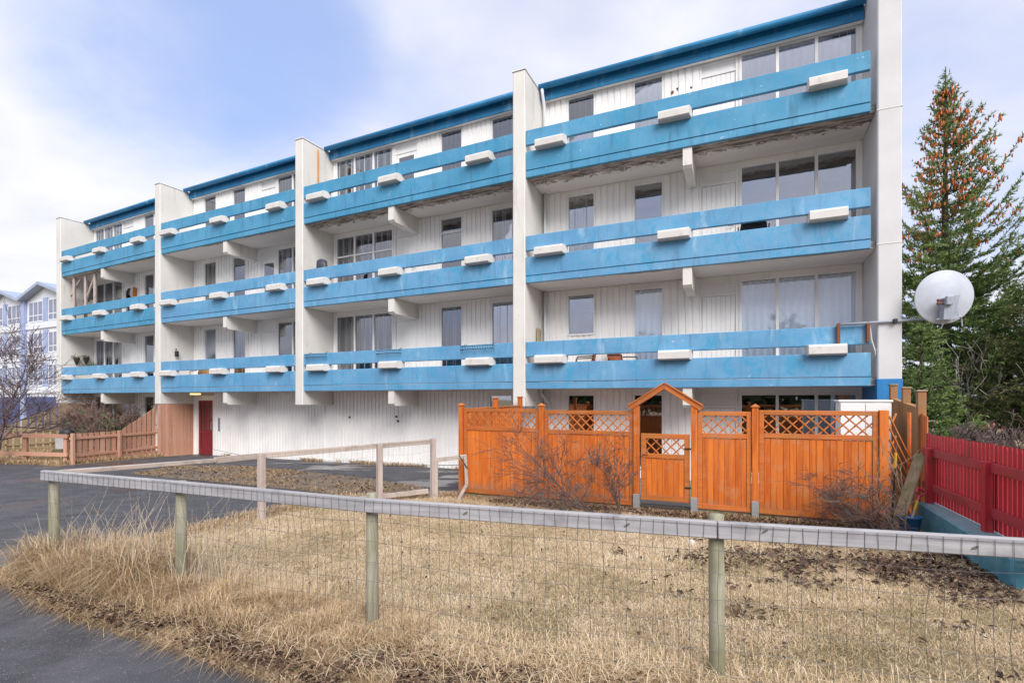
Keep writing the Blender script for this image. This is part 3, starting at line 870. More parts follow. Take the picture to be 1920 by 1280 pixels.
def panel(u0, u1, top, bot, lat, parent, name='fence_panel', fw=.07):
    """frame, lattice and one plank after the other"""
    mb = MB()
    M = FM
    mb.box(u0, u0 + fw, -.025, .025, bot, top, .004).box(u1 - fw, u1, -.025, .025, bot, top, .004)
    mb.box(u0 + fw, u1 - fw, -.024, .024, top - fw, top, .004)
    mb.box(u0 + fw, u1 - fw, -.024, .024, top - fw - lat - .075, top - fw - lat, .004)
    mb.box(u0 + fw, u1 - fw, -.024, .024, bot, bot + .085, .004)
    o = mb.build(name, MAT['orange_x'] if name != 'gate_frame' else MAT['orange_x'], parent, M)
    z1 = top - fw - lat - .078; z0 = bot + .082
    n = max(2, round((u1 - u0 - 2 * fw) / .088)); pw = (u1 - u0 - 2 * fw) / n
    for i in range(n):
        a = u0 + fw + i * pw
        j = random.uniform(-.004, .004)
        Mp = M @ Matrix.Translation((a + pw / 2, 0, (z0 + z1) / 2))
        MB().box(-pw / 2 + .0006, pw / 2 - .0006, -.010 + j * .5, .012 + j * .5, -(z1 - z0) / 2, (z1 - z0) / 2, .007).build('plank', MAT['orange'], o, Mp)
    lattice(o, M, u0 + fw, u1 - fw, top - fw - lat, top - fw)
    return o
pu = [fu(866), fu(1016), fu(1194), fu(1302), fu(1416), fu(1655)]
for k, u in enumerate(pu):
    gate_post = k in (2, 3)
    post('post', u, (HC - .16 + .05) if gate_post else FTOP + .055 - .03 * (k == 5), fence, .10 if gate_post else .095, not gate_post and k != 5, 'orange', None, -.01, k in (2, 3, 4))
panel(pu[0] + .055, pu[1] - .055, FTOP, hz(10) + .09, .29, fence)
panel(pu[1] + .055, pu[2] - .055, FTOP - .02, hz(9.4) + .09, .29, fence)
panel(pu[3] + .055, pu[4] - .055, FTOP - .015, hz(8.5) + .11, .29, fence)
panel(pu[4] + .055, pu[5] - .055, FTOP + .01, hz(7.9) + .09, .29, fence)
# ground board under the panels
for a, b in ((pu[0], pu[1]), (pu[1], pu[2]), (pu[3], pu[4]), (pu[4], pu[5])):
    beam('ground_board', fpt(a + .05, .03, hz(fpt(a).y) + .03), fpt(b - .05, .03, hz(fpt(b).y) + .03), .03, .10, MAT['old_plank'], fence)
# arch over the gate
ap = HC + .22; ev = HC - .10
um = (pu[2] + pu[3]) / 2
for s_ in (-1, 1):
    e = um + s_ * ((pu[3] - pu[2]) / 2 + .12)
    for d in (-.06, .04):
        beam('arch_rafter', fpt(e, d, ev - .055), fpt(um, d, ap), .03, .085, MAT['orange_x'], fence)
    beam('arch_roof_board', fpt(e + s_ * .02, -.01, ev - .01), fpt(um, -.01, ap + .055), .17, .02, MAT['orange_x'], fence)
# gate
gt = thing('garden_gate', 'narrow orange gate with lattice top under the gabled arch', 'gate', fpt(pu[2] + .06, 0, hz(9)))
gl = panel(pu[2] + .075, pu[3] - .075, HC - .59, hz(8.7) + .19, .26, gt, 'gate_frame', .085)
for z in (.45, 1.1):
    beam('hinge', fpt(pu[3] - .15, -.032, hz(9) + z), fpt(pu[3] - .05, -.032, hz(9) + z), .006, .03, MAT['dark'], gt)
MB().tube([fpt(pu[2] + .12, -.03, hz(9) + .98), fpt(pu[2] + .12, -.08, hz(9) + .98), fpt(pu[2] + .20, -.085, hz(9) + .98)], .008, 6).build('latch', MAT['dark'], gt)
beam('gate_step', fpt(pu[2] + .05, .05, hz(9) + .04), fpt(pu[3] - .05, .05, hz(9) + .04), .16, .13, MAT['bark'], fence)
# trellis that carries on from the corner post to the side fence
T0, T1 = at(1662, 900, 7.42), at(1706, 900, 7.86)
T0.z = T1.z = 0
TM = frame(T0, T1 - T0); tl = (T1 - T0).length
tr = thing('trellis', 'open orange trellis of slanting slats beside the corner post of the orange fence', 'trellis', (T0.x, T0.y, hz(7.5)))
mb = MB().box(0, .045, -.02, .02, hz(7.5), FTOP + .02, .004).box(tl - .045, tl, -.02, .02, hz(7.5), FTOP - .02, .004)
mb.build('trellis_frame', MAT['orange_x'], tr, TM)
for k in range(11):
    z = hz(7.5) + .15 + k * .165
    a, b = max(z, hz(7.5)), z - tl * .9
    p, q = TM @ Vector((.03, -.026, z)), TM @ Vector((tl - .03, -.026, max(z - tl * .85, hz(7.5) + .02)))
    if z < FTOP: beam('trellis_slat', p, q, .014, .026, MAT['orange_x'], tr, 0)
    if k % 2 == 0 and k < 9: 
        beam('trellis_slat', TM @ Vector((.03, -.010, z - .05)), TM @ Vector((min(tl, .3), -.010, z + .2)), .014, .024, MAT['orange_x'], tr, 0)
# the side fence running back from the corner to the building
n4 = Vector((.413, .911, 0))
B0 = at(1727, 800, 8.0); B0.z = 0
def bp_(s_, z=0): return Vector((B0.x + n4.x * s_, B0.y + n4.y * s_, z))
sf = thing('side_fence', 'weathered orange brown side fence with three tall posts before the blue painted wall end', 'fence', (B0.x, B0.y, hz(8)))
for s_, t in ((0, .115), (.82, .18), (1.64, .25)):
    M = frame(bp_(s_), n4)
    o = MB().box(-.055, .055, -.055, .055, hz(8) - .1, HC + t, .006).build('post', MAT['orange_dull'], sf, M)
    MB().box(-.07, .07, -.07, .07, HC + t + .001, HC + t + .028, .006).build('post_cap', MAT['old_plank'], o, M)
M = frame(bp_(0), n4)
for k in range(17):
    a = .06 + k * .092
    t = HC - .14 + .085 * a
    MB().box(a, a + .086, .03 + random.uniform(-.004, .004), .05, hz(9), t, .004).build('plank', MAT['orange_dull'], sf, M)
beam('top_board', bp_(-.02, HC - .15), bp_(1.7, HC + .01), .09, .03, MAT['orange_dull'], sf)
for k in range(3):
    a = -.06 - (k + 1) * .095
    MB().box(a, a + .088, .0, .02, hz(8), HC - .22 - .02 * k, .004).build('plank', MAT['orange'], sf, M)

# the garden's left hand side fence, running back to the building
L0 = fpt(pu[0], 0, 0)
lf_ = thing('side_fence', 'orange side fence with two capped posts behind the left lattice of the garden fence', 'fence', (L0.x, L0.y, hz(10.4)))
LM = frame((L0.x, L0.y, 0), n4)
for s_ in (1.55, 2.95):
    M = LM @ Matrix.Translation((s_, 0, 0))
    o = MB().box(-.05, .05, -.05, .05, hz(12) - .1, HC + .0 + .03 * (s_ > 2), .006).build('post', MAT['orange'], lf_, M)
    MB().box(-.065, .065, -.065, .065, HC + .001 + .03 * (s_ > 2), HC + .04 + .03 * (s_ > 2), .012).build('post_cap', MAT['orange_x'], o, M)
for k in range(29):
    a = .08 + k * .1
    MB().box(a, a + .0985, -.012, .012, hz(12), HC - .22 + .012 * a, .006).build('plank', MAT['orange'], lf_, LM)
beam('top_rail', LM @ Vector((.05, 0, HC - .205)), LM @ Vector((2.95, 0, HC - .165)), .07, .03, MAT['orange_x'], lf_)

# cabinet behind the fence, seen above it
cb = at(1617, 800, 8.9)
cabt = thing('storage_cabinet', 'plain white cabinet standing behind the orange fence below the wide ground floor window', 'cabinet', (cb.x, cb.y, hz(9)))
CM = frame((cb.x, cb.y, 0), fd)
MB().box(-.37, .37, -.22, .22, hz(9), HC - .055, .012).build('body', MAT['frame'], cabt, CM)
MB().box(-.39, .39, -.24, .24, HC - .054, HC - .012, .01).build('top', MAT['frame'], cabt, CM)
MB().box(-.36, -.004, -.242, -.224, hz(9) + .06, HC - .07, .006).build('door', MAT['frame'], cabt, CM)
MB().box(.004, .36, -.242, -.224, hz(9) + .06, HC - .07, .006).build('door', MAT['frame'], cabt, CM)

# ------------------------------------------------------------------ near wire fence with a grey rail
RP = [(-4.93, 5.38), (-3.09, 4.67), (-1.10, 3.86), (1.255, 3.13), (3.35, 2.57), (5.4, 2.1)]
RZ = [HC - .745, HC - .742, HC - .745, HC - .745, HC - .742, HC - .74]
RP = [Vector((x, y, z)) for (x, y), z in zip(RP, RZ)]
nf = thing('wire_fence', 'grey weathered rail fence with wire mesh along the near edge of the dry lawn', 'fence', (RP[0].x, RP[0].y, hz(5)))
for i in range(len(RP) - 1):
    a, b = RP[i], RP[i + 1]
    d = (b - a).normalized()
    o = beam('rail', a + Vector((0, 0, -.052)), b + Vector((0, 0, -.052)) - d * .004, .048, .104, MAT['grey_wood_x'], nf, .006)
    if i in (2, 3, 4):     # dark knots
        for t in ((.33, .78) if i == 2 else (.12, .6)):
            p = a.lerp(b, t); nn = Vector((d.y, -d.x, 0))
            kk = MB(); c = p + nn * .0246 + Vector((0, 0, -.05 + random.uniform(-.02, .02)))
            ring = [c + (d * (.020 * math.cos(u)) + Vector((0, 0, .010 * math.sin(u) + .012 * math.cos(u)))) * random.uniform(.75, 1.15) for u in [2 * math.pi * q / 12 for q in range(12)]]
            kk.add(ring, [tuple(range(12))]); kk.build('knot', MAT['knot'], o)
for i, p in enumerate(RP):
    d = (RP[min(i + 1, 5)] - RP[max(i - 1, 0)]).normalized()
    nn = Vector((d.y, -d.x, 0))
    c = p - nn * .075 + (d * .05 if i == 0 else Vector())
    lean = random.uniform(-.012, .012)
    top = p.z + (.028 if i in (2, 3) else -.012)
    mb = MB().tube([(c.x - lean, c.y, hz(c.y) - .25), (c.x - lean * .5, c.y, hz(c.y) + .3), (c.x, c.y, top - .008), (c.x, c.y, top)], [.05, .048, .0465, .038], 12)
    mb.build('post', MAT['grey_wood'], nf, None, True)
def mesh_wires(parent, pts, top, bot, off, px, pz, r, name='wire_mesh', over=0.05):
    mb = MB()
    for i in range(len(pts) - 1):
        a, b = pts[i], pts[i + 1]
        d = (b - a); l = Vector((d.x, d.y)).length; dn = d.normalized()
        nn = Vector((dn.y, -dn.x, 0))
        n = int(l / px)
        for k in range(n):
            t = (k + random.uniform(-.06, .06)) / n
            p = a.lerp(b, max(0, t)) + nn * off
            gy = hz(p.y)
            q = []
            wob = random.uniform(0, 6)
            for j in range(8):
                z = (p.z + top) + (gy + bot - p.z - top) * j / 7
                sag = .012 * math.sin(j * 1.3 + wob) + .02 * math.sin(j * .45) * (j > 0)
                q.append((p.x + dn.x * .007 * math.sin(j * 1.7 + wob * 2) - nn.x * sag * (j > 1), p.y - nn.y * sag * (j > 1), z))
            mb.tube(q, r, 3, False)
        nz = int((a.z + top - hz(a.y) - bot) / pz)
        for k in range(nz + 1):
            q = []
            ph = random.uniform(0, 6)
            m = max(6, int(l / .12))
            for j in range(m + 1):
                p = a.lerp(b, j / m) + nn * (off + .003)
                z = (a.z + (b.z - a.z) * j / m) + top - .012 - k * pz - (.018 * math.sin(math.pi * j / m) + .008 * math.sin(j * .6 + ph)) * (k > 0)
                sag = .02 * math.sin(min(k, 6) * .6) * (k > 0)
                q.append((p.x - nn.x * sag, p.y - nn.y * sag, z))
            mb.tube(q, r, 3, False)
    o = mb.build(name, MAT['wire'], parent)
    o['kind'] = 'stuff'
    return o
mesh_wires(nf, RP, -.008, .02, .0285, .076, .15, .0016)

# ------------------------------------------------------------------ pale rail fence round the far side of the lawn
QP = [at(86, 884, 5.45), at(402, 857, 7.35), at(484, 849, 8.0), at(708, 831, 9.35), at(808, 823, 10.15)]
QP[0].z = RP[0].z - .0; 
bf = thing('rail_fence', 'pale rail fence with thin posts running back towards the orange fence', 'fence', (QP[2].x, QP[2].y, hz(8)))
QP[0] = RP[0] + Vector((-.02, .06, 0))
for i in range(len(QP) - 1):
    a, b = QP[i], QP[i + 1]
    d = (b - a).normalized()
    beam('rail', a + Vector((0, 0, -.045)), b + Vector((0, 0, -.045)) - d * .004, .10 if i == 0 else .045, .05 if i == 0 else .09, MAT['pale_wood'], bf, .005)
for i in (2, 3, 4):
    p = QP[i]; q = QP[i - 1]
    d = (p - q).normalized(); nn = Vector((-d.y, d.x, 0))
    M = frame((p.x, p.y, 0), d)
    MB().box(-.045, .045, -.045 - .075, .045 - .075, hz(p.y) - .2, p.z + (.02 if i == 4 else -.0), .006).build('post', MAT['pale_post'], bf, M)
mesh_wires(bf, [QP[2], QP[3], QP[4]], -.02, .3, .03, .10, .2, .0012)
# loose frame at its end
ge = at(873, 852, 10.05); gs = at(818, 859, 10.1)
br = thing('broken_gate_frame', 'broken pale wooden gate frame with a bent post at the orange fence end', 'gate frame', (gs.x, gs.y, hz(10)))
beam('post', (gs.x, gs.y, hz(10) - .02), gs, .07, .06, MAT['pale_post'], br)
beam('rail', gs + Vector((.0, -.01, -.03)), ge + Vector((.02, -.02, -.03)), .04, .08, MAT['pale_wood'], br)
beam('post', (ge.x, ge.y - .06, ge.z), (ge.x + .03, ge.y - .06, hz(10) + .3), .06, .07, MAT['pale_post'], br)
beam('brace', (ge.x + .03, ge.y - .06, hz(10) + .31), (ge.x - .14, ge.y - .1, hz(10)), .05, .06, MAT['pale_post'], br)
beam('hook', (ge.x - .12, ge.y - .1, ge.z + .0), (ge.x + .05, ge.y - .11, ge.z - .26), .02, .02, MAT['bark'], br)
beam('side_board', (gs.x - 2.0, gs.y - .6, hz(10) + .03), (gs.x - .15, gs.y - .05, hz(10) + .16), .05, .09, MAT['pale_wood'], bf)
cbl = []
c0, c1 = at(400, 842, 19.0), at(868, 871, 10.4)
for k in range(25):
    t = k / 24; p = c0.lerp(c1, t); p.z -= .25 * math.sin(math.pi * t); cbl.append(p)
tag(MB().tube(cbl, .006, 4).build('cable', MAT['dark']), 'thin dark cable sagging from the red door to the orange fence', 'cable')

# ------------------------------------------------------------------ red fence on its teal wall at the right
HZ = lambda s: None
E0, E1 = Vector((6.19, 7.66, 0)), Vector((4.60, 3.76, 0))
ed = (E1 - E0).normalized(); el = (E1 - E0).length
ZB = HC - 1.49
rf_ = thing('picket_fence', 'dark red picket fence with two rails on the teal concrete wall', 'fence', (E0.x, E0.y, ZB))
EM = frame((E0.x, E0.y, 0), ed)          # local y points to the right hand side (away from the lawn)
if (EM.to_3x3() @ Vector((0, 1, 0))).x < 0: ysg = -1
else: ysg = 1
npk = int(el / .098)
for k in range(npk):
    a = .02 + k * .098
    t = HC - .505 + .004 * math.sin(k * 1.7) + random.uniform(-.006, .006)
    mb = MB()
    M = EM @ Matrix(((0, 0, 1, 0), (1, 0, 0, 0), (0, 1, 0, 0), (0, 0, 0, 1)))
    # profile in local (y,z): the top cut on a slant
    y0, y1 = sorted((ysg * .0, ysg * .022))
    M2 = EM @ Matrix.Translation((a, 0, 0))
    zt_ = t
    vs = [(0, y0, ZB + .012), (.07, y0, ZB + .012), (.07, y1, ZB + .012), (0, y1, ZB + .012), (0, y0, zt_ - .035 * (ysg < 0) - .0), (.07, y0, zt_ - .035 * (ysg < 0)), (.07, y1, zt_ - .035 * (ysg > 0)), (0, y1, zt_ - .035 * (ysg > 0))]
    mb.add(vs, [(3, 2, 1, 0), (4, 5, 6, 7), (0, 1, 5, 4), (1, 2, 6, 5), (2, 3, 7, 6), (3, 0, 4, 7)])
    mb.build('picket', MAT['red_fence'], rf_, M2)
for s_ in (.354, 2.07, 3.6):
    M = EM @ Matrix.Translation((s_, -ysg * .06, 0))
    MB().box(-.045, .045, -.045, .045, ZB - .02, HC - .70, .008).build('post', MAT['red_fence'], rf_, M)
    for zz in (ZB + .22, ZB + .72):
        e = min(s_ + 1.69, el)
        M3 = EM @ Matrix.Translation(((s_ + .05 + e - .05) / 2, -ysg * .025, zz))
        MB().box(-(e - s_ - .1) / 2, (e - s_ - .1) / 2, -.022, .022, -.055, .055, .005).build('rail', MAT['red_fence_x'], rf_, M3)
for zz in (ZB + .22, ZB + .72):
    M3 = EM @ Matrix.Translation((.15, -ysg * .025, zz))
    MB().box(-.15, .15, -.022, .022, -.05, .05, .005).build('rail', MAT['red_fence_x'], rf_, M3)
tw = []
for (x, y) in ((6.72, 8.72), (7.35, 8.9), (6.62, 7.3), (5.15, 4.3), (4.66, 4.42)): tw.append((x, y))
wl0, wl1 = Vector((5.94, 7.5, 0)), Vector((4.72, 4.84, 0))
wd_ = (wl1 - wl0).normalized(); WM = frame((wl0.x, wl0.y, 0), wd_)
s2 = 1 if (WM.to_3x3() @ Vector((0, 1, 0))).x > 0 else -1
ya, yb = sorted((0, s2 * .42))
rw = MB().box(0, (wl1 - wl0).length, ya, yb, -.25, ZB, .03).build('retaining_wall', MAT['teal'], None, WM)
tag(rw, 'low teal painted concrete wall with a worn top under the red picket fence', 'wall')

# plank, shovel, bucket, yellow handled tool in the corner
pk0, pk1 = at(1686, 955, 7.2), at(1727, 850, 7.75)
plk = beam('loose_plank', (pk0.x, pk0.y, hz(pk0.y) + .22), pk1, .03, .19, MAT['old_plank'], None, .006, roll=(0.2, -1, .25))
tag(plk, 'mossy old plank leaning against the tall orange post by the red fence', 'plank')
bk = at(1706, 1000, 7.1)
bz = hz(7.1) + .012
bt = thing('bucket', 'blue plastic bucket on the ground by the teal wall with the shovel in it', 'bucket', (bk.x, bk.y, bz))
M = Matrix.Translation((bk.x, bk.y, bz))
def lathe(prof, n=20):
    mb = MB(); vs = []; fs = []
    for r, z in prof: vs += [(r * math.cos(2 * math.pi * k / n), r * math.sin(2 * math.pi * k / n), z) for k in range(n)]
    for i in range(len(prof) - 1):
        for k in range(n): fs.append((i * n + k, i * n + (k + 1) % n, (i + 1) * n + (k + 1) % n, (i + 1) * n + k))
    mb.add(vs, fs); return mb
lathe([(.001, .002), (.10, .002), (.107, .01), (.13, .22), (.14, .225), (.14, .24), (.126, .24), (.10, .02), (.001, .015)]).build('shell', MAT['blue_plastic'], bt, M, True)
MB().tube([(.14 * math.cos(t), .14 * math.sin(t) * .2 - .11 * math.sin(t), .22 - .05 * math.sin(t)) for t in [math.pi * k / 10 for k in range(11)]], .005, 6).build('handle', MAT['steel'], bt, M)
sh0 = Vector((bk.x - .03, bk.y, bz + .03)); sh1 = at(1726, 920, 7.3)
shv = thing('shovel', 'shovel with pink grip and yellow shaft standing in the blue bucket', 'shovel', sh0)
sdv = (sh1 - sh0)
sp = lambda t: sh0 + sdv * t
MB().tube([sp(.30), sp(.52)], .017, 8).build('shaft', MAT['pale_wood'], shv)
MB().tube([sp(.52), sp(.74)], .019, 8).build('sleeve', MAT['yellow'], shv)
MB().tube([sp(.74), sp(.88)], .018, 8).build('neck', MAT['pink_plastic'], shv)
sx = Vector((sdv.normalized().z, 0, -sdv.normalized().x)).normalized()
gripm = MB().tube([sp(.88), sp(.93) + sx * .055, sp(1.03) + sx * .06, sp(1.05)], .014, 7).tube([sp(.88), sp(.93) - sx * .055, sp(1.03) - sx * .06, sp(1.05)], .014, 7).tube([sp(1.03) + sx * .06, sp(1.03) - sx * .06], .016, 7)
gripm.build('grip', MAT['pink_plastic'], shv)
bl = MB(); 
sy = sdv.normalized().cross(sx)
for i in range(4):
    for j in range(5):
        t = i / 3; a = (j / 4 - .5)
        wv = .2 * (1 - .25 * (1 - t) ** 2)
        bl.v.append(tuple(sp(.02 + .28 * t) + sx * a * wv + sy * (-.05 * (1 - 4 * a * a) * .5)))
for i in range(3):
    for j in range(4): bl.f.append((i * 5 + j, i * 5 + j + 1, (i + 1) * 5 + j + 1, (i + 1) * 5 + j)); bl.m.append(0)
bo = bl.build('blade', MAT['steel'], shv, None, True)
mo = bo.modifiers.new('thick', 'SOLIDIFY'); mo.thickness = .004
yt = at(1678, 870, 7.2)
yh = thing('garden_tool', 'thin yellow handled garden tool behind the trellis slats', 'tool', (yt.x, yt.y, hz(7)))
MB().tube([(yt.x + .03, yt.y + .1, hz(7) + .05), (yt.x, yt.y, yt.z - .05)], .012, 8).build('shaft', MAT['dark'], yh)
MB().tube([(yt.x, yt.y, yt.z - .05), (yt.x - .012, yt.y - .03, yt.z + .16)], .017, 8).build('handle', MAT['yellow'], yh)
MB().box(-.05, .05, -.01, .01, -.03, .03, .004).build('head', MAT['dark'], yh, Matrix.Translation((yt.x + .03, yt.y + .1, hz(7) + .05)))

# ------------------------------------------------------------------ satellite dish on its arm
BM = BAYF[3]
def b4(u, d, z): return BM @ Vector((u, d, z))
az = LV[1] + 1.24
ds = thing('satellite_dish', 'big white satellite dish on a grey arm reaching past the white end wall', 'satellite dish', b4(7.0, 0, az))
MB().tube([b4(6.86, -.07, az), b4(7.5, -.08, az + .008), b4(8.62, -.09, az + .03)], .026, 10).build('arm', MAT['grey_paint'], ds, None, True)
for u in (6.9, 7.40):
    MB().box(u - .028, u + .028, -.10, -.004, LV[1] + .86, az + .03, .006).build('clamp', MAT['rust'], ds, BM)
MB().box(7.80, 7.87, -.135, -.042, az - .03, az + .055, .006).build('clamp', MAT['dark'], ds, BM)
dc = at(1771, 557, 9.55)
face = (Vector((.16, 1.0, .10))).normalized()        # the bowl looks away from the camera
ax = face.cross(Vector((0, 0, 1))).normalized(); ay = ax.cross(face)
Mdish = Matrix(((ax.x, ay.x, face.x, dc.x), (ax.y, ay.y, face.y, dc.y), (ax.z, ay.z, face.z, dc.z), (0, 0, 0, 1)))
rr = .485
prof = [(.001, -.075)] + [(rr * k / 10, -.075 + .085 * (k / 10) ** 2) for k in range(1, 11)] + [(rr + .012, .012), (rr + .012, .026), (rr - .004, .026)] + [(rr * k / 10, -.068 + .086 * (k / 10) ** 2) for k in range(9, 0, -1)] + [(.001, -.068)]
lathe(prof, 40).build('bowl', MAT['dish'], ds, Mdish, True)
mb = MB().prism([(-.11, -.42), (.15, -.42), (.10, -.18), (.13, .02), (-.02, .0), (-.11, -.03)], -.20, -.055)
mb.box(-.12, .0, -.16, .0, -.27, -.201, .012)
mb.build('mount', MAT['grey_paint'], ds, Mdish)
bm_ = MB()
for z in (-.07, -.13): bm_.tube([(-.22, z, -.17), (-.06, z, -.17)], .016, 6).tube([(-.22, z, -.185), (-.20, z, -.185)], .028, 8)
bm_.build('bolt', MAT['rust'], ds, Mdish)
MB().tube([(-.18, -.41, -.12), (.13, -.39, -.10), (.28, -.36, -.02), (.32, -.42, .02), (.35, -.54, .04)], .010, 6).tube([(.0, -.40, -.12), (-.05, -.48, -.10), (-.07, -.58, -.08)], .009, 6).build('feed_arm', MAT['dish'], ds, Mdish)
mp = Mdish @ Vector((.0, -.37, -.14)); aa = b4(8.62, -.09, az + .03)
MB().tube([aa, aa.lerp(mp, .5), mp], .026, 8).build('elbow', MAT['grey_paint'], ds)
cp = [b4(7.44, -.02, LV[1] + 1.22), b4(7.47, -.03, LV[1] + .9), b4(7.52, -.05, LV[1] + .7), b4(7.535, .0, LV[1] + .62), b4(7.50, .2, LV[1] + .5)]
MB().tube(cp, .008, 5).build('lead', MAT['frame'], ds)

# ------------------------------------------------------------------ things on the balconies
def bpnt(bay, u, d, z): return BAYF[bay] @ Vector((u, d, z))
# black wire planter holders hung on the rail
def wire_rack(bay, u0, u1, z1, label):
    t = thing('planter_rack', label, 'wire rack', bpnt(bay, u0, -.02, z1 - .3), 'wire racks on the lowest rail')
    fr_, ba = MB(), MB()
    h = .17
    for z in (z1, z1 - h * .55): 
        fr_.tube([(u0, -.02, z), (u0, -.14, z), (u1, -.14, z), (u1, -.02, z)], .008, 4)
    n = int((u1 - u0) / .075)
    for k in range(n + 1):
        u = u0 + (u1 - u0) * k / n
        ba.tube([(u, -.14, z1 + .0), (u, -.13, z1 - h * .55), (u, -.03, z1 - h)], .0055, 4)
    fr_.build('frame', MAT['dark'], t, BAYF[bay]); ba.build('bar', MAT['dark'], t, BAYF[bay])
    hk = MB()
    for u in (u0 + .06, u1 - .06): hk.tube([(u, -.02, z1), (u, .0, z1 + .06), (u, .10, z1 + .06)], .008, 4)
    hk.build('hook', MAT['dark'], t, BAYF[bay])
zr = LV[1] + 1.215 - .04
wire_rack(2, .20, 1.05, zr, 'black wire planter rack on the blue rail at the left, beside the white fin')
wire_rack(2, 3.15, 4.0, zr, 'black wire planter rack on the blue rail above the middle white block')
wire_rack(2, 6.1, 7.1, zr, 'largest black wire planter rack on the blue rail, at the right beside the tall fin')

def chair(bay, u, d, lv, label, mats, rot=0, h=.95, fat=1.0):
    z = LV[lv] + .175
    M = BAYF[bay] @ Matrix.Translation((u, d, z)) @ Matrix.Rotation(rot, 4, 'Z')
    t = thing('balcony_chair', label, 'chair', M=M)
    a, b = mats
    bk_ = MB()
    for i in range(5):
        for j in range(5):
            x = (i / 4 - .5) * .46 * fat; s_ = j / 4
            bk_.v.append((x * (1 - .25 * s_ * s_), .22 + .10 * s_ + .05 * (2 * i / 4 - 1) ** 2 * -1, .42 + (h - .42) * s_ - .06 * (i / 2 - 1) ** 2 * s_))
    for i in range(4):
        for j in range(4): bk_.f.append((i * 5 + j, (i + 1) * 5 + j, (i + 1) * 5 + j + 1, i * 5 + j + 1)); bk_.m.append(0)
    o = bk_.build('backrest', a, t, M, True); q = o.modifiers.new('thick', 'SOLIDIFY'); q.thickness = .03
    MB().box(-.23 * fat, .23 * fat, -.24, .24, .40, .45, .02).build('seat', a, t, M)
    for sx_ in (-1, 1):
        for sy_ in (-1, 1):
            MB().tube([(sx_ * .2 * fat, sy_ * .2, .40), (sx_ * .23 * fat, sy_ * .23, 0)], .016, 6).build('leg', b, t, M)
        MB().tube([(sx_ * .24 * fat, -.22, .41), (sx_ * .26 * fat, -.2, .64), (sx_ * .26 * fat, .22, .66)], .016, 6).build('armrest', b, t, M)
plast = plain('dark_grey_plastic', (.045, .05, .07, 1), .5, .1)
chair(2, .42, .55, 2, 'dark grey plastic chair on the middle balcony right of the fin', (plast, plast), R(200), 1.40, .95)
chair(3, 1.35, .75, 1, 'left of the two brown chairs seen through the lowest balcony slot', (MAT['brown'], MAT['dark']), R(-70), .98, 1.2)
chair(3, 2.35, .75, 1, 'right of the two brown chairs in the lowest balcony slot, beside the striped blinds', (MAT['brown'], MAT['dark']), R(70), .98, 1.4)
chair(3, 5.35, .55, 2, 'black chair with curved back seen in the slot of the middle balcony', (MAT['dark'], MAT['dark']), R(180), .96, 1.2)
chair(1, 1.6, .7, 1, 'orange brown balcony chair behind the slot of the lowest balcony near the lattice', (plain('tan_canvas', (.55, .30, .12, 1), .8), MAT['frame']), R(-90), .98, 1.6)
bd = beam('cushion_board', bpnt(3, .12, .62, LV[1] + .175), bpnt(3, .04, .85, LV[1] + 1.66), .05, .24, plain('cane_board', (.33, .27, .17, 1), .9), None, .01, roll=(-.4, -.9, .1))
tag(bd, 'tan board standing on edge beside the white downpipe on the lowest balcony', 'board')
# cone shaped hanging planters on the far dividing wall
for (u, label) in ((.62, 'cone shaped wall planter with dry stalks, the left one on the far left fin'), (1.0, 'cone shaped wall planter with dry stalks, the right one nearer the far left window')):
    z = LV[1] + 1.70 + (u - .6) * .1
    M = BAYF[0] @ Matrix.Translation((.17, u - .1, z))
    t = thing('wall_planter', label, 'planter', M=M, group='cone planters on the far left balcony')
    lathe([(.001, -.34), (.03, -.33), (.14, -.02), (.15, 0), (.13, 0), (.03, -.28)], 12).build('cone', plain('wicker_cone', (.06, .05, .035, 1), .9), t, M, True)
    mb = MB()
    for k in range(26):
        a, r_ = random.uniform(0, 6.28), random.uniform(.1, .24)
        mb.tube([(0, 0, -.1), (r_ * .6 * math.cos(a), r_ * .6 * math.sin(a), .06), (r_ * math.cos(a), r_ * math.sin(a), random.uniform(.04, .14))], .007, 3)
    mb.build('stalks', plain('dry_stalks', (.20, .15, .09, 1), .9), t, M)
# wooden frame and small dish on the far left balcony
t = thing('wooden_frame', 'rough timber frame of posts and braces on the middle balcony at the far left', 'frame', bpnt(0, .6, .4, LV[2] + .17))
zz = LV[2] + .17
for (a, b) in (((.75, .2, zz), (.75, .2, zz + 2.5)), ((1.7, .25, zz), (1.7, .25, zz + 2.5)), ((2.55, .25, zz), (2.55, .25, zz + 2.55))):
    beam('post', bpnt(0, *a), bpnt(0, *b), .10, .10, MAT['pale_post'], t)
for (a, b) in (((.2, .28, zz + 2.45), (2.9, .28, zz + 2.5)), ((.15, .3, zz + 1.7), (1.1, .3, zz + 2.4)), ((1.7, .3, zz + 1.5), (2.4, .3, zz + 2.4)), ((.7, .3, zz + 1.2), (.2, .4, zz + 1.9))):
    beam('brace', bpnt(0, *a), bpnt(0, *b), .06, .10, MAT['pale_wood'], t)
M = BAYF[0] @ Matrix.Translation((1.35, .55, zz + 1.62)) @ Matrix.Rotation(R(70), 4, 'X')
t = thing('small_dish', 'dark round dish antenna behind the timber frame at the far left', 'dish antenna', M=M)
lathe([(.001, -.08), (.2, -.05), (.42, .03), (.43, .04), (.2, -.03), (.001, -.06)], 24).build('bowl', MAT['dark'], t, M, True)
MB().tube([(0, 0, -.08), (0, -.2, -.3), (0, -1.3, -.75)], .025, 6).build('stand', MAT['dark'], t, M)
t = beam('leaning_door', bpnt(0, 3.9, 1.05, zz), bpnt(0, 3.95, 1.2, zz + 1.9), .04, .3, plain('orange_painted_board', (.5, .2, .06, 1), .7), None, .01, roll=(0, -1, 0))
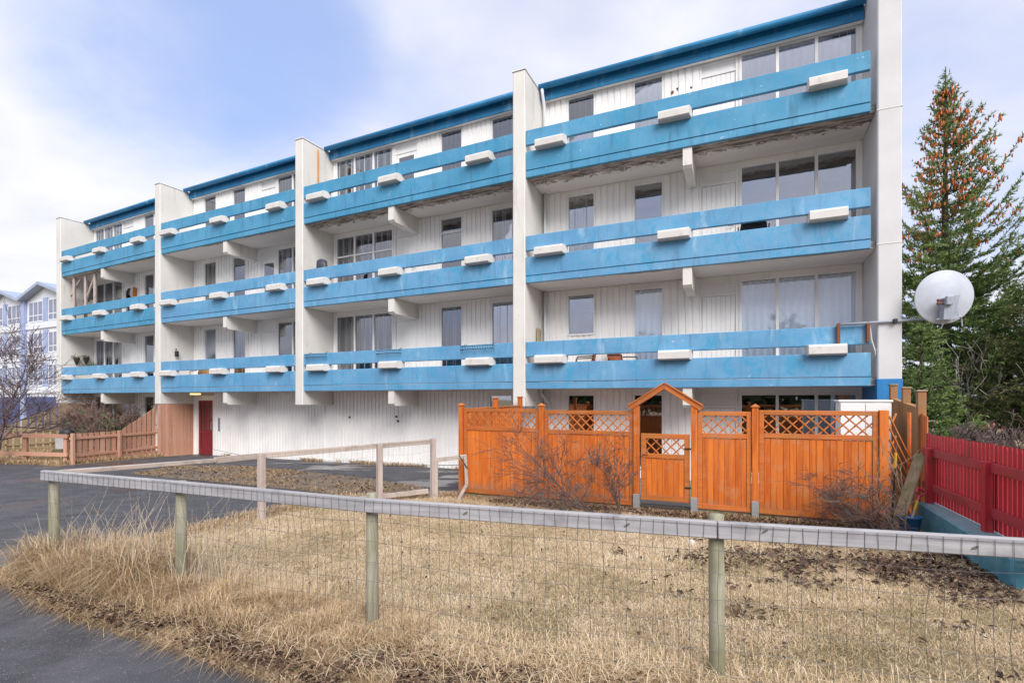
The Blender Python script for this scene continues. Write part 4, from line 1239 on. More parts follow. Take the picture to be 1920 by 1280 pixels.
tag(t, 'narrow orange board leaning by the window of the middle balcony at the far left', 'board')
t = thing('wall_ornament', 'small dark lantern ornament on the white fin of the lowest balcony, second bay from left', 'ornament', bpnt(1, 0, .5, LV[1] + 1.7))
MB().tube([(.0, .55, LV[1] + 1.72), (.08, .55, LV[1] + 1.78), (.1, .55, LV[1] + 1.7)], .012, 5).build('hook', MAT['dark'], t, BAYF[1])
MB().box(.04, .16, .49, .61, LV[1] + 1.45, LV[1] + 1.68, .02).build('lantern', MAT['dark'], t, BAYF[1])
# planks lying in the slot of the middle balcony, third bay
for k, u in enumerate((4.3,)):
    t = beam('timber', bpnt(2, u, .35, LV[2] + .60), bpnt(2, u + 2.6, .4, LV[2] + .62), .2, .14, MAT['brown'], None, .01)
    tag(t, 'stack of red brown timber behind the slot of the middle balcony right of its centre', 'timber')
t = thing('planter_box', 'long white planter box with green plants on the lowest balcony at the far left', 'planter', bpnt(0, 2.6, .3, LV[1] + .9))
MB().box(1.5, 3.0, .12, .30, LV[1] + .98, LV[1] + 1.16, .01).build('box', MAT['frame'], t, BAYF[0])
mb = MB()
for k in range(70):
    u, a = random.uniform(1.55, 2.95), random.uniform(0, 6.28)
    l = random.uniform(.08, .26)
    mb.add([(u, .2, LV[1] + 1.15), (u + .05 * math.cos(a) + .02, .2 + .05 * math.sin(a), LV[1] + 1.15 + l * .7), (u + .10 * math.cos(a), .2 + .09 * math.sin(a), LV[1] + 1.15 + l), (u + .05 * math.cos(a) - .02, .2 + .05 * math.sin(a), LV[1] + 1.15 + l * .6)], [(0, 1, 2, 3)])
mb.build('plants', plain('houseplant_leaf', (.06, .11, .04, 1), .6), t, BAYF[0])

# ------------------------------------------------------------------ left hand fences in front of the first two dividing walls
def left_fence(bay, top0, end, npick, label, mat, label2):
    A = BAYF[bay] @ Vector((-.18, 0, 0))
    nrm = (BAYF[bay].to_3x3() @ Vector((0, 1, 0)))
    zg = hz(A.y)
    # closed boards under the fin
    t = thing('board_screen', label2, 'fence', (A.x, A.y, zg))
    k = 9
    M = frame((A.x, A.y, 0), nrm)
    for i in range(k):
        a = .0 + i * (D + .0) / k
        MB().box(a + .003, a + (D) / k - .003, -.20, -.175 + random.uniform(-.003, .003), zg - .05, LV[1] - .47, .004).build('plank', MAT[mat], t, M)
    MB().box(-.10, -.004, -.21, -.12, zg - .05, LV[1] - .50, .006).build('post', MAT[mat], t, M)
    e = Vector(end + (0,)); d = (e - A); l = Vector((d.x, d.y)).length
    f = thing('picket_fence', label, 'fence', (A.x, A.y, zg))
    M = frame((A.x, A.y, 0), d)
    p = l / npick
    tops = []
    for i in range(npick):
        a = .12 + i * (l - .12) / npick
        frac = a / l
        tp = top0 - (top0 - (HC - 1.16)) * min(1, frac / .47) ** .9
        zz = hz((M @ Vector((a, 0, 0))).y)
        tops.append((a, tp))
        w_ = p * .73
        b = MB(); 
        tp2 = top0 - (top0 - (HC - 1.16)) * min(1, (a + w_) / l / .47) ** .9
        vs = [(a, -.02, zz + .05), (a + w_, -.02, zz + .05), (a + w_, .0, zz + .05), (a, .0, zz + .05), (a, -.02, tp), (a + w_, -.02, tp2), (a + w_, .0, tp2), (a, .0, tp)]
        b.add(vs, [(3, 2, 1, 0), (4, 5, 6, 7), (0, 1, 5, 4), (1, 2, 6, 5), (2, 3, 7, 6), (3, 0, 4, 7)])
        b.build('picket', MAT[mat], f, M)
    zz = hz((M @ Vector((l / 2, 0, 0))).y)
    for h_ in (.27, .86):
        MB().box(0, l, .002, .045, zz + h_, zz + h_ + .09, .005).build('rail', MAT[mat + '_x' if mat == 'pink_wood' else mat], f, M)
    for a in (l - .05, l * .5):
        MB().box(a - .045, a + .045, .047, .137, hz((M @ Vector((a, 0, 0))).y) - .1, HC - 1.14, .006).build('post', MAT[mat], f, M)
    return M, l
left_fence(1, LV[1] - .47, (-14.75, 17.05), 16, 'red brown picket fence sloping up to the white fin left of the red door', 'pink_wood', 'closed screen of faded red brown boards under the white fin beside the red door')
left_fence(0, LV[1] - .47, (-23.2, 20.6), 15, 'faded tan picket fence sloping down from the outermost white fin at the far left', 'tan_wood', 'closed screen of tan boards under the outermost white fin at the far left')
lr = thing('rail_fence', 'low two rail red brown fence at the left edge beside the asphalt', 'fence', (-17, 18, hz(18)))
r0, r1 = Vector((-14.85, 17.1, 0)), Vector((-21.5, 18.4, 0))
for z in (HC - 1.24, HC - 1.86):
    beam('rail', r0 + Vector((0, 0, z)), r1 + Vector((0, 0, z)), .05, .13, MAT['pink_wood_x'], lr)
for t_ in (.02, .27, .55, .85):
    p = r0.lerp(r1, t_) + Vector((0, .08, 0))
    MB().box(-.06, .06, -.05, .05, hz(18) - .1, HC - 1.2, .006).build('post', MAT['pink_wood'], lr, Matrix.Translation(p))
bx = at(113, 828, 18.9)
t = thing('planter_pot', 'white square pot standing behind the low two rail fence', 'pot', (bx.x, bx.y, hz(18.9)))
MB().box(-.16, .16, -.16, .16, hz(18.9), hz(18.9) + .40, .02).build('stand', MAT['old_plank'], t, Matrix.Translation((bx.x, bx.y, 0)))
lathe([(.001, .402), (.19, .402), (.21, .88), (.23, .88), (.23, .92), (.19, .92), (.17, .5), (.001, .49)], 4).build('pot', MAT['frame'], t, Matrix.Translation((bx.x, bx.y, hz(18.9))))
gx = at(128, 806, 21.5)
t = thing('barbecue_grill', 'black garden grill with lid standing in the yard before the far left bay', 'grill', (gx.x, gx.y, hz(21)))
Mg = Matrix.Translation((gx.x, gx.y, hz(21.5)))
MB().box(-.55, .75, -.25, .25, .78, .84, .02).build('shelf', MAT['dark'], t, Mg)
lathe([(.001, .70), (.2, .72), (.3, .84), (.3, .88), (.28, 1.0), (.15, 1.1), (.001, 1.12)], 16).build('lid', MAT['dark'], t, Mg, True)
for x in (-.4, .5):
    for y in (-.18, .18): MB().tube([(x, y, 0), (x * .9, y, .78)], .02, 6).build('leg', MAT['dark'], t, Mg)

# ------------------------------------------------------------------ bare shrubs and trees
def branches(mb, p, d, l, r, depth, rnd, up=.15, n=3, spread=.6, seg=3, taper=.62, minr=.0022):
    pts, rad = [Vector(p)], [r]
    d = Vector(d).normalized()
    for k in range(seg):
        d = (d + Vector((rnd.gauss(0, .16), rnd.gauss(0, .16), rnd.gauss(0, .12) + up * .3))).normalized()
        pts.append(pts[-1] + d * l / seg); rad.append(max(minr, r * (1 - (1 - taper) * (k + 1) / seg)))
    mb.tube(pts, rad, 5 if r > .012 else 3, False)
    if depth <= 0: return
    for k in range(n):
        t = rnd.uniform(.3, 1.0)
        i = min(seg - 1, int(t * seg)); q = pts[i].lerp(pts[i + 1], t * seg - i)
        dd = (d + Vector((rnd.gauss(0, spread), rnd.gauss(0, spread), rnd.gauss(0, spread * .7) + up))).normalized()
        branches(mb, q, dd, l * rnd.uniform(.5, .8), max(minr, rad[i] * .62), depth - 1, rnd, up, n, spread, seg, taper, minr)
def shrub(name, label, cat, base, stems, l, r, depth, mat, seed, lean=(0, 0, 1), group=None, up=.15, n=3, spread=.55, fan=.7, minr=.0022):
    rnd = random.Random(seed)
    t = thing(name, label, cat, base, group)
    st, tw = MB(), MB()
    for k in range(stems):
        d = Vector(lean) + Vector((rnd.gauss(0, fan), rnd.gauss(0, fan), rnd.gauss(0, fan * .4)))
        if d.z < .12: d.z = .12
        p = Vector(base) + Vector((rnd.gauss(0, .08), rnd.gauss(0, .08), -.03))
        ll = l * rnd.uniform(.75, 1.15)
        d.normalize()
        pts = [p]; rad = [r]
        for j in range(4):
            d = (d + Vector((rnd.gauss(0, .12), rnd.gauss(0, .12), rnd.gauss(0, .1)))).normalized()
            pts.append(pts[-1] + d * ll / 4); rad.append(r * (1 - .16 * (j + 1)))
        st.tube(pts, rad, 6, False)
        for j in range(1, 5):
            for q in range(n):
                dd = (d + Vector((rnd.gauss(0, spread), rnd.gauss(0, spread), rnd.gauss(0, spread) + up))).normalized()
                branches(tw, pts[j], dd, ll * rnd.uniform(.28, .5), rad[j] * .55, depth - 1, rnd, up, n, spread, minr=minr)
    st.build('stem', MAT[mat], t, None, True); tw.build('twigs', MAT[mat], t)
    return t
gb = gp(1135, 972); 
def gpt(px, y): return ((px - 960) / F * y, y, hz(y))
shrub('bare_shrub', 'bare leaning shrub in front of the orange fence left of the gate', 'shrub', gpt(1125, 8.2), 4, 1.35, .018, 4, 'twig', 5, (-1.3, .0, .8), None, .0, 3, .42, .26, .0024)
shrub('bare_shrub', 'small upright bare shrub close to the left gate post of the orange fence', 'shrub', gpt(1155, 8.25), 2, .85, .017, 4, 'twig', 9, (-.25, .0, 1), None, .1, 3, .55, .2, .0026)
shrub('bare_shrub', 'tangled bare bush with arching twigs against the right end of the orange fence', 'shrub', gpt(1682, 7.05), 6, .88, .015, 4, 'twig', 21, (-.8, .0, .42), None, -.02, 3, .6, .36, .0024)
shrub('bare_shrub', 'thin pale bare shoots standing upright by the trellis and the leaning plank', 'shrub', gpt(1686, 7.0), 4, .95, .011, 2, 'twig_pale', 33, (-.28, .05, 1), None, .2, 2, .4, .16, .0026)
for (px, y, lab, sd_, st_) in ((152, 23.4, 'dense brown twiggy shrub at the left of the far left yard', 41, 9), (190, 23.2, 'dense bare shrub in the middle of the far left yard before the windows', 42, 9), (222, 22.6, 'bare shrub with a few evergreen leaves at the right of the far left yard', 43, 8)):
    b_ = gpt(px, y)
    t = shrub('yard_shrub', lab, 'shrub', b_, st_, 1.35, .022, 4, 'twig_yard', sd_, (0, 0, 1), 'shrubs in the far left yard', .15, 3, .5, .45, .007)
    if sd_ != 41:
        n_ = 500
        c = rng.normal(0, 1, (n_, 3)) * np.array([.5, .35, .3]) + np.array([b_[0], b_[1] - .3, b_[2] + .75])
        dv = rng.normal(0, 1, (n_, 3)) * .07; dw = rng.normal(0, 1, (n_, 3)) * .035
        v = np.stack([c, c + dv + dw, c + dv * 2, c + dv - dw], 1).reshape(-1, 3)
        np_mesh('leaves', v, np.arange(n_ * 4).reshape(-1, 4), MAT['moss_leaf'], np.repeat(rng.random(n_), 4), t)
def bare_tree(label, base, h, r, mat, seed, lean, depth=5, cat='tree', up=.2, minr=.004, group=None, n=3, spread=.55):
    rnd = random.Random(seed)
    t = thing('bare_tree', label, cat, base, group)
    tr_, cr_ = MB(), MB()
    p = Vector(base) - Vector((0, 0, .1)); d = Vector(lean).normalized()
    pts, rad = [p], [r]
    for j in range(7):
        d = (d + Vector((rnd.gauss(0, .09), rnd.gauss(0, .09), .04))).normalized()
        pts.append(pts[-1] + d * h / 7); rad.append(r * (1 - .12 * (j + 1)))
    tr_.tube(pts, rad, 8, False)
    for j in range(2, 8):
        for q in range(n):
            dd = (d * .5 + Vector((rnd.gauss(0, 1), rnd.gauss(0, 1), rnd.gauss(.2, .4)))).normalized()
            branches(cr_, pts[j], dd, h * rnd.uniform(.28, .5), rad[j] * .5, depth - 2, rnd, up, n, spread, 3, .6, minr)
    tr_.build('trunk', MAT[mat], t, None, True); cr_.build('crown', MAT[mat], t)
    return t
bare_tree('bare purple twigged tree leaning in from the left edge before the blue and white houses', gpt(-12, 16.9), 3.2, .075, 'twig_purple', 3, (.12, 0, 1), 5, 'tree', .12, .006, None, 4, .6)
lg = beam('fallen_branch', gpt(-40, 16.8), at(24, 800, 17.2), .1, .1, MAT['twig_pale'], None, .03)
tag(lg, 'pale thick cut branch slanting up at the left edge below the bare tree', 'branch')
for (px, y, lab, sd_, h_) in ((1832, 16.5, 'thin pale birch seen under the conifers, leaning slightly left', 51, 2.9), (1853, 17.5, 'thin pale birch seen under the conifers, the one further right', 52, 3.1)):
    bare_tree(lab, gpt(px, y), h_, .075, 'birch', sd_, (-.06 if sd_ == 51 else .08, 0, 1), 4, 'tree', .2, .009, 'birches beyond the red fence')
for (px, y, lab, sd_) in ((1880, 10.6, 'low bare bush beyond the red fence, the left one of two', 61), (1935, 9.2, 'low bare bush beyond the red fence, cut by the right picture edge', 62)):
    shrub('bare_shrub', lab, 'shrub', gpt(px, y), 8, 1.0, .014, 4, 'twig', sd_, (0, 0, 1), 'bushes beyond the red fence', .1, 3, .6, .6, .005)

# ------------------------------------------------------------------ conifers
def conifer(name, label, base, H, r0, rmax, seed, mat, cones=0, whorl=.33, up=.35, asym=(0, 0), z0=1.3, droop=.25, dens=1.0, needle=.12):
    rnd = np.random.default_rng(seed)
    t = thing(name, label, 'tree', base)
    bx_, by_, bz_ = base
    tr_ = MB()
    tr_.tube([(bx_, by_, bz_ - .2), (bx_ + .02, by_, bz_ + H * .3), (bx_ - .02, by_, bz_ + H * .65), (bx_, by_, bz_ + H)], [r0, r0 * .74, r0 * .4, .012], 10, False)
    tr_.build('trunk', MAT['bark'], t, None, True)
    limb = MB(); segs = []; lvl = []; cone_p = []
    z = z0
    while z < H - .75:
        f = z / H
        L_ = rmax * (1 - f) ** 1.15 * (.62 + .38 * min(1, f / .18))
        if f > .9: L_ = max(L_, .15)
        nb = int(rnd.integers(5, 8)) if f > .5 else int(rnd.integers(6, 9))
        ph = rnd.random() * 6.28
        for b in range(nb):
            a = ph + b * 6.283 / nb + rnd.normal(0, .25)
            l = L_ * rnd.uniform(.68, 1.18)
            l *= 1 + asym[0] * math.cos(a) + asym[1] * math.sin(a)
            rise = up * (.25 + f) * rnd.uniform(.6, 1.3)
            pts = []
            m = 7
            for k in range(m + 1):
                s_ = k / m
                pts.append(Vector((bx_ + math.cos(a) * l * s_, by_ + math.sin(a) * l * s_,
                                   bz_ + z + l * (rise * s_ - droop * (1 - f) * math.sin(math.pi * min(1, s_ * 1.05)) * .8 + .25 * s_ ** 3 * (.4 + f)))))
            limb.tube(pts, [max(.006, .03 * (1 - f) * (1 - .8 * k / m) + .006) for k in range(m + 1)], 4, False)
            sd__ = Vector((-math.sin(a), math.cos(a), 0)); fw_ = Vector((math.cos(a), math.sin(a), rise))
            nt_ = max(3, int(l / .15 * dens))
            cl_on = rnd.random() < (.85 if f > .55 else .45)
            for k in range(nt_):
                s_ = .12 + .88 * (k + rnd.random()) / nt_
                i = min(m - 1, int(s_ * m)); p = pts[i].lerp(pts[i + 1], s_ * m - i)
                tl_ = (.14 + .42 * l * .32 * (1 - s_) + .10) * rnd.uniform(.7, 1.3) * min(1, .35 + .6 * l)
                for sg in (-1, 1):
                    dd = (sd__ * sg * rnd.uniform(.6, 1.1) + fw_ * rnd.uniform(.5, .95) + Vector((0, 0, rnd.normal(-.12 + .25 * f, .18)))).normalized()
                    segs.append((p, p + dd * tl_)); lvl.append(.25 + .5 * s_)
                    if tl_ > .3:
                        q = p + dd * tl_ * .5
                        for s2_ in (-1, 1):
                            d2 = (dd + dd.cross(Vector((0, 0, 1))) * s2_ * .8 + Vector((0, 0, rnd.normal(-.1, .15)))).normalized()
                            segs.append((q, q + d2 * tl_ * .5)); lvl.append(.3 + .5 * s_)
                if cones and f > .45 and s_ > .3 and f < .955:
                    if cl_on and rnd.random() < (.95 if f > .58 else .5):
                        for _ in range(int(rnd.integers(3, 9))): cone_p.append(p + sd__ * rnd.normal(0, .13) + Vector((0, 0, rnd.normal(.0, .04))))
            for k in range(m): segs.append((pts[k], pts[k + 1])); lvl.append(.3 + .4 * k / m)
        z += whorl * rnd.uniform(.75, 1.2) * (1.0 if f < .75 else .9)
    segs.append((Vector((bx_, by_, bz_ + H - 1.0)), Vector((bx_, by_, bz_ + H - .15)))); lvl.append(.6)
    for zt_ in (.42, .68, .9):
        for b in range(5):
            a = b * 1.2566 + zt_ * 9
            q = Vector((bx_, by_, bz_ + H - zt_))
            segs.append((q, q + Vector((math.cos(a), math.sin(a), .75)) * (.10 + .20 * zt_))); lvl.append(.6)
    limb.build('limbs', MAT['bark'], t)['kind'] = 'stuff'
    P = np.array([s_[0] for s_ in segs]); Q = np.array([s_[1] for s_ in segs]); LV_ = np.array(lvl)
    ln = np.linalg.norm(Q - P, axis=1)
    cnt = np.maximum(6, (ln * 52 * dens * np.where(P[:, 2] < bz_ + H * .5, 1.5, 1.0)).astype(int))
    idx = np.repeat(np.arange(len(P)), cnt)
    n_ = len(idx)
    u = rnd.random(n_)[:, None]
    p = P[idx] + (Q[idx] - P[idx]) * u
    ax_ = (Q[idx] - P[idx]) / np.maximum(ln[idx], 1e-6)[:, None]
    rv = rnd.normal(0, 1, (n_, 3)); rv -= (rv * ax_).sum(1)[:, None] * ax_
    rv /= np.linalg.norm(rv, axis=1)[:, None] + 1e-9
    dirn = rv * .72 + ax_ * .62 + np.array([0, 0, .12])
    wv = np.cross(dirn, rnd.normal(0, 1, (n_, 3))); wv /= np.linalg.norm(wv, axis=1)[:, None] + 1e-9
    hl = needle * rnd.uniform(.6, 1.25, n_)[:, None]; hw = .016 * needle / .12
    v = np.stack([p - wv * hw, p + wv * hw, p + dirn * hl], 1).reshape(-1, 3)
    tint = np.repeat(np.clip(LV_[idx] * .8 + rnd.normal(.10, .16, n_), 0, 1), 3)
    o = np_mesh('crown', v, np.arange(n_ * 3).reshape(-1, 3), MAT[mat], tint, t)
    if cones:
        cv, cf, ct = [], [], []
        for c in cone_p:
            l = rnd.uniform(.08, .14); r_ = .028; tt = rnd.random()
            b = len(cv)
            off = rnd.normal(0, .05, 2)
            for (zz_, rr_) in ((.02, .012), (-l * .3, r_), (-l * .7, r_ * .85), (-l, .008)):
                for k in range(5): cv.append((c[0] + off[0] + rr_ * math.cos(k * 1.2566), c[1] + off[1] + rr_ * math.sin(k * 1.2566), c[2] + zz_ - .02)); ct.append(tt)
            for i in range(3):
                for k in range(5): cf.append((b + i * 5 + k, b + i * 5 + (k + 1) % 5, b + (i + 1) * 5 + (k + 1) % 5, b + (i + 1) * 5 + k))
        o = np_mesh('cones', np.array(cv), np.array(cf), MAT['cone'], np.array(ct), t); o['kind'] = 'stuff'
    return t
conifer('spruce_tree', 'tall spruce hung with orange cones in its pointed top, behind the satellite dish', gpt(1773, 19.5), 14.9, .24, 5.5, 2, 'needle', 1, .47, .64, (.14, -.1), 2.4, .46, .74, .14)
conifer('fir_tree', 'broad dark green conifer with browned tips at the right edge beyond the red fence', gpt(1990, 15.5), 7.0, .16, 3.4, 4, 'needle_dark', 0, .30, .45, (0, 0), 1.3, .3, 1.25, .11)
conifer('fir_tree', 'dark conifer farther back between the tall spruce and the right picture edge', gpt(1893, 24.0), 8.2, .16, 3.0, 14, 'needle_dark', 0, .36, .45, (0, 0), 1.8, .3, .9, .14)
conifer('young_spruce', 'young bushy spruce low between the orange posts and the big spruce trunk', gpt(1728, 15.2), 4.9, .09, 1.6, 8, 'needle', 0, .26, .5, (0, 0), .9, .25, 1.1, .10)

# ------------------------------------------------------------------ far things on the right
hb = at(1700, 790, 40)
hs = thing('white_house', 'white house wall seen far off between the orange posts and the spruce trunk', 'house', (30, 40, hz(40)))
Mh = Matrix.Translation((33.2, 44, hz(40)))
MB().box(-5, 1.0, 0, 8, -.2, 3.2).build('wall', MAT['far_white'], hs, Mh)
MB().prism([(-5.4, 3.2), (1.4, 3.2), (-2, 5.2)], -.3, 8.3, 0, Matrix(((1, 0, 0, 0), (0, 0, 1, 0), (0, 1, 0, 0), (0, 0, 0, 1)))).build('roof', MAT['far_roof'], hs, Mh)
MB().box(-.2, .8, -.06, .02, .9, 2.2).build('window', MAT['far_glass'], hs, Mh)
ff = thing('far_fence', 'dark maroon picket fence far beyond the spruce trunk', 'fence', (40, 41, hz(40)))
for k in range(60):
    MB().box(34.5 + k * .42, 34.5 + k * .42 + .3, 41, 41.05, hz(40), hz(40) + 1.9 - .15 * (k % 2)).build('picket', MAT['maroon'], ff)
MB().box(34.4, 60, 41.06, 41.14, hz(40) + .5, hz(40) + .62).build('rail', MAT['maroon'], ff)
MB().box(34.4, 60, 41.06, 41.14, hz(40) + 1.4, hz(40) + 1.52).build('rail', MAT['maroon'], ff)
h2 = thing('white_house', 'low pale house with a grey roof beyond the maroon fence at the far right', 'house', (48, 60, hz(40)))
Mh = Matrix.Translation((52, 62, hz(40)))
MB().box(-9, 14, 0, 8, -.2, 2.7).build('wall', MAT['far_white'], h2, Mh)
MB().prism([(-9.6, 2.7), (14.6, 2.7), (14, 4.4), (-9, 4.4)], -.3, 8.3, 0, Matrix(((1, 0, 0, 0), (0, 0, 1, 0), (0, 1, 0, 0), (0, 0, 0, 1)))).build('roof', MAT['grey_paint'], h2, Mh)
for k in range(5): MB().box(-7 + k * 4, -5.4 + k * 4, -.06, .02, .9, 2.1).build('window', MAT['far_glass'], h2, Mh)

# ------------------------------------------------------------------ far left row of gabled houses
FO = Vector((-50.9, 48.0, 0))
FMx = frame((FO.x, FO.y, 0), (.9, -.436))
fb = thing('terraced_block', 'far white three storey block with blue pilasters and gabled blue roofs at the left edge', 'building', (FO.x, FO.y, hz(48)))
g0 = hz(48)
EAVE = HC + 8.15
MB().box(-8, 19, 0, 10, g0, EAVE).build('wall', MAT['far_white'], fb, FMx)
MB().box(-8, 19, -.05, -.003, g0, g0 + 2.6).build('ground_storey', plain('navy_paint', (.06, .085, .22, 1), .6), fb, FMx)
fl_ = [HC + 1.05, HC + 3.75, HC + 6.35]
XG = [-6.6, 0.4, 7.4, 14.4]
for gx_ in XG:
    w2 = 3.5
    M = FMx @ Matrix.Translation((gx_, 0, 0))
    pr = Matrix(((1, 0, 0, 0), (0, 0, 1, 0), (0, 1, 0, 0), (0, 0, 0, 1)))
    MB().prism([(-w2 + .02, EAVE), (w2 - .02, EAVE), (0, EAVE + 1.05)], 0.0, 10, 0, pr).build('gable', MAT['far_white'], fb, M)
    for s_ in (-1, 1):
        p0, p1 = Vector((s_ * (w2 + .0), EAVE + .05)), Vector((0, EAVE + 1.10))
        poly = [(p0.x, p0.y - .02), (p1.x, p1.y - .02), (p1.x, p1.y + .22), (p0.x, p0.y + .22)]
        if s_ > 0: poly = poly[::-1]
        MB().prism(poly, -.6, 10.2, 0, pr).build('roof', MAT['far_roof'], fb, M)
    MB().box(-w2 - .28, -w2 + .28, -.25, -.002, g0, EAVE + .2, .02).build('pilaster', MAT['far_blue'], fb, M)
    for z in fl_:
        MB().box(-w2 + .3, w2 - .3, -.12, -.003, z - .55, z - .05).build('sill_band', MAT['far_white'], fb, M)
        for c in (-1.62, 1.62):
            mb = MB()
            for a, b in ((-1.2, -1.1), (-.43, -.35), (.35, .43), (1.1, 1.2)): mb.box(c + a, c + b, -.07, -.003, z, z + 1.75)
            mb.box(c - 1.1, c + 1.1, -.068, -.003, z, z + .1).box(c - 1.1, c + 1.1, -.068, -.003, z + 1.65, z + 1.75).box(c - 1.1, c + 1.1, -.066, -.003, z + .52, z + .6)
            wn = mb.build('window', MAT['far_white'], fb, M)
            for a, b in ((-1.1, -.43), (-.35, .35), (.43, 1.1)): MB().box(c + a, c + b, -.05, -.004, z + .1, z + 1.65).build('pane', MAT['far_glass'], wn, M)
        MB().box(-.36, .36, -.10, -.003, z - .05, z + 1.9).build('pilaster', MAT['far_blue'], fb, M)

# ------------------------------------------------------------------ the wood across the lane behind the camera, mirrored in the ground floor windows
n_ = 26000
c = np.stack([rng.uniform(-34, 30, n_), rng.normal(-17, 1.0, n_), rng.uniform(.2, 1, n_) ** .8], 1)
hh_ = 4.6 + 2.2 * np.sin(c[:, 0] * 1.1) + 1.2 * np.sin(c[:, 0] * 2.7 + 1)
c[:, 2] = .2 + c[:, 2] * np.maximum(2.2, hh_)
dv = rng.normal(0, 1, (n_, 3)) * .28; dw = rng.normal(0, 1, (n_, 3)) * .16
tag(np_mesh('hedge', np.stack([c, c + dv + dw, c + dv * 2, c + dv - dw], 1).reshape(-1, 3), np.arange(n_ * 4).reshape(-1, 4), MAT['needle_dark'], np.repeat(rng.random(n_) * .7, 4)), kind='stuff')

# ------------------------------------------------------------------ grass, stalks, leaves
def inpoly(x, y, poly):
    r = np.zeros(len(x), bool); n = len(poly); j = n - 1
    for i in range(n):
        xi, yi = poly[i]; xj, yj = poly[j]
        c = ((yi > y) != (yj > y)) & (x < (xj - xi) * (y - yi) / (yj - yi + 1e-12) + xi)
        r ^= c; j = i
    return r
def scatter(poly, n, near=0.0):
    P = np.array(poly); lo, hi = P.min(0), P.max(0)
    out_ = []
    got = 0
    while got < n:
        x = rng.uniform(lo[0], hi[0], n); y = rng.uniform(lo[1], hi[1], n)
        k = inpoly(x, y, poly)
        if near: k &= rng.random(n) < np.clip((near / np.maximum(y, .5)) ** 1.3, 0, 1)
        k &= (np.abs(x) < y * 1.12 + .6)
        out_.append(np.stack([x[k], y[k]], 1)); got += k.sum()
    return np.concatenate(out_)[:n]
def vnoise(x, y, s, seed):
    r = np.random.default_rng(seed); g_ = r.random((64, 64))
    u, v = (x / s) % 63, (y / s) % 63
    i, j = u.astype(int), v.astype(int); fu_, fv = u - i, v - j
    fu_ = fu_ * fu_ * (3 - 2 * fu_); fv = fv * fv * (3 - 2 * fv)
    return (g_[i, j] * (1 - fu_) + g_[i + 1, j] * fu_) * (1 - fv) + (g_[i, j + 1] * (1 - fu_) + g_[i + 1, j + 1] * fu_) * fv
def hzn(y): return .29 - .03 * np.clip(y, 0, 25)
def blades(name, pts, h, lean, wd, mat, tint, droop=.5, parent=None, lift=.012, bias=None):
    n = len(pts)
    az_ = rng.uniform(0, 6.283, n)
    if bias is not None: az_ = bias + rng.normal(0, .9, n)
    hh = h if isinstance(h, np.ndarray) else np.full(n, h)
    le = lean * rng.uniform(.4, 1.5, n)
    dx, dy = np.cos(az_), np.sin(az_)
    z = hzn(pts[:, 1]) + lift - .01
    b = np.stack([pts[:, 0], pts[:, 1], z], 1)
    d3 = np.stack([dx, dy, np.zeros(n)], 1); sx_ = np.stack([-dy, dx, np.zeros(n)], 1)
    m = b + d3 * (hh * le * .45)[:, None] + np.array([0, 0, 1]) * (hh * .6)[:, None]
    tz = np.clip(1 - droop * le, .12, 1)
    tp = b + d3 * (hh * le * 1.15)[:, None] + np.array([0, 0, 1]) * (hh * tz)[:, None]
    w1 = (wd * rng.uniform(.7, 1.3, n))[:, None]
    v = np.stack([b - sx_ * w1, b + sx_ * w1, m - sx_ * w1 * .8, m + sx_ * w1 * .8, tp], 1).reshape(-1, 3)
    base = np.arange(n)[:, None] * 5
    f = np.concatenate([base + np.array([[0, 1, 3]]), base + np.array([[0, 3, 2]]), base + np.array([[2, 3, 4]])])
    o = np_mesh(name, v, f, mat, np.repeat(np.clip(tint, 0, 1), 5))
    return tag(o, kind='stuff')
p = scatter(LAWN, 270000, 3.6)
patch = vnoise(p[:, 0] + 40, p[:, 1] + 40, .35, 1) * .5 + vnoise(p[:, 0] + 40, p[:, 1] + 40, 1.1, 2) * .5
# thin where leaves lie and under the shrubs
keep = rng.random(len(p)) < np.clip(.35 + patch * 1.1, 0, 1)
shade = ((p[:, 0] - 1.6) / 1.3) ** 2 + ((p[:, 1] - 7.9) / .35) ** 2 < 1
leafy = np.exp(-((p[:, 1] - (5.75 - .22 * (p[:, 0] - 3.0))) / (.30 + .28 * np.clip(p[:, 0] - 2.2, 0, 4))) ** 2) * np.clip((p[:, 0] - 1.8) / 1.4, 0, 1)
keep &= ~(shade & (rng.random(len(p)) < .8)) & ~(rng.random(len(p)) < .6 * leafy)
p = p[keep]; patch = patch[keep]
hh = rng.uniform(.02, .065, len(p)) * (.65 + patch * .8)
blades('lawn_grass', p, hh, 1.35, .0019, MAT['grass'], rng.normal(.52, .25, len(p)) + (patch - .5) * .75 - .35 * (vnoise(p[:, 0] + 40, p[:, 1] + 40, .8, 77) > .74) * rng.random(len(p)), .5)
# long grass along the fence, tallest in the left corner
RL = [(v.x, v.y) for v in RP[:5]]
def along(n, t_lo, t_hi, off, sd_, out_m=.03):
    P = np.array(RL); seg = np.diff(P, axis=0); L_ = np.hypot(seg[:, 0], seg[:, 1]); cum = np.concatenate([[0], np.cumsum(L_)])
    s_ = rng.uniform(t_lo, t_hi, n)
    i = np.clip(np.searchsorted(cum, s_) - 1, 0, len(seg) - 1)
    q = P[i] + seg[i] * ((s_ - cum[i]) / L_[i])[:, None]
    nn = np.stack([seg[i, 1], -seg[i, 0]], 1) / L_[i][:, None]
    d = rng.normal(off, sd_, n)
    q = q + nn * d[:, None]
    k = inpoly(q[:, 0] + nn[:, 0] * out_m + rng.normal(0, .05, n), q[:, 1] + nn[:, 1] * out_m + rng.normal(0, .05, n), LAWN)
    return q[k], s_[k]
q, s_ = along(40000, 0, 4.6, .04, .19, .2)
f_ = np.clip(1.05 - s_ / 6.0, .15, 1)
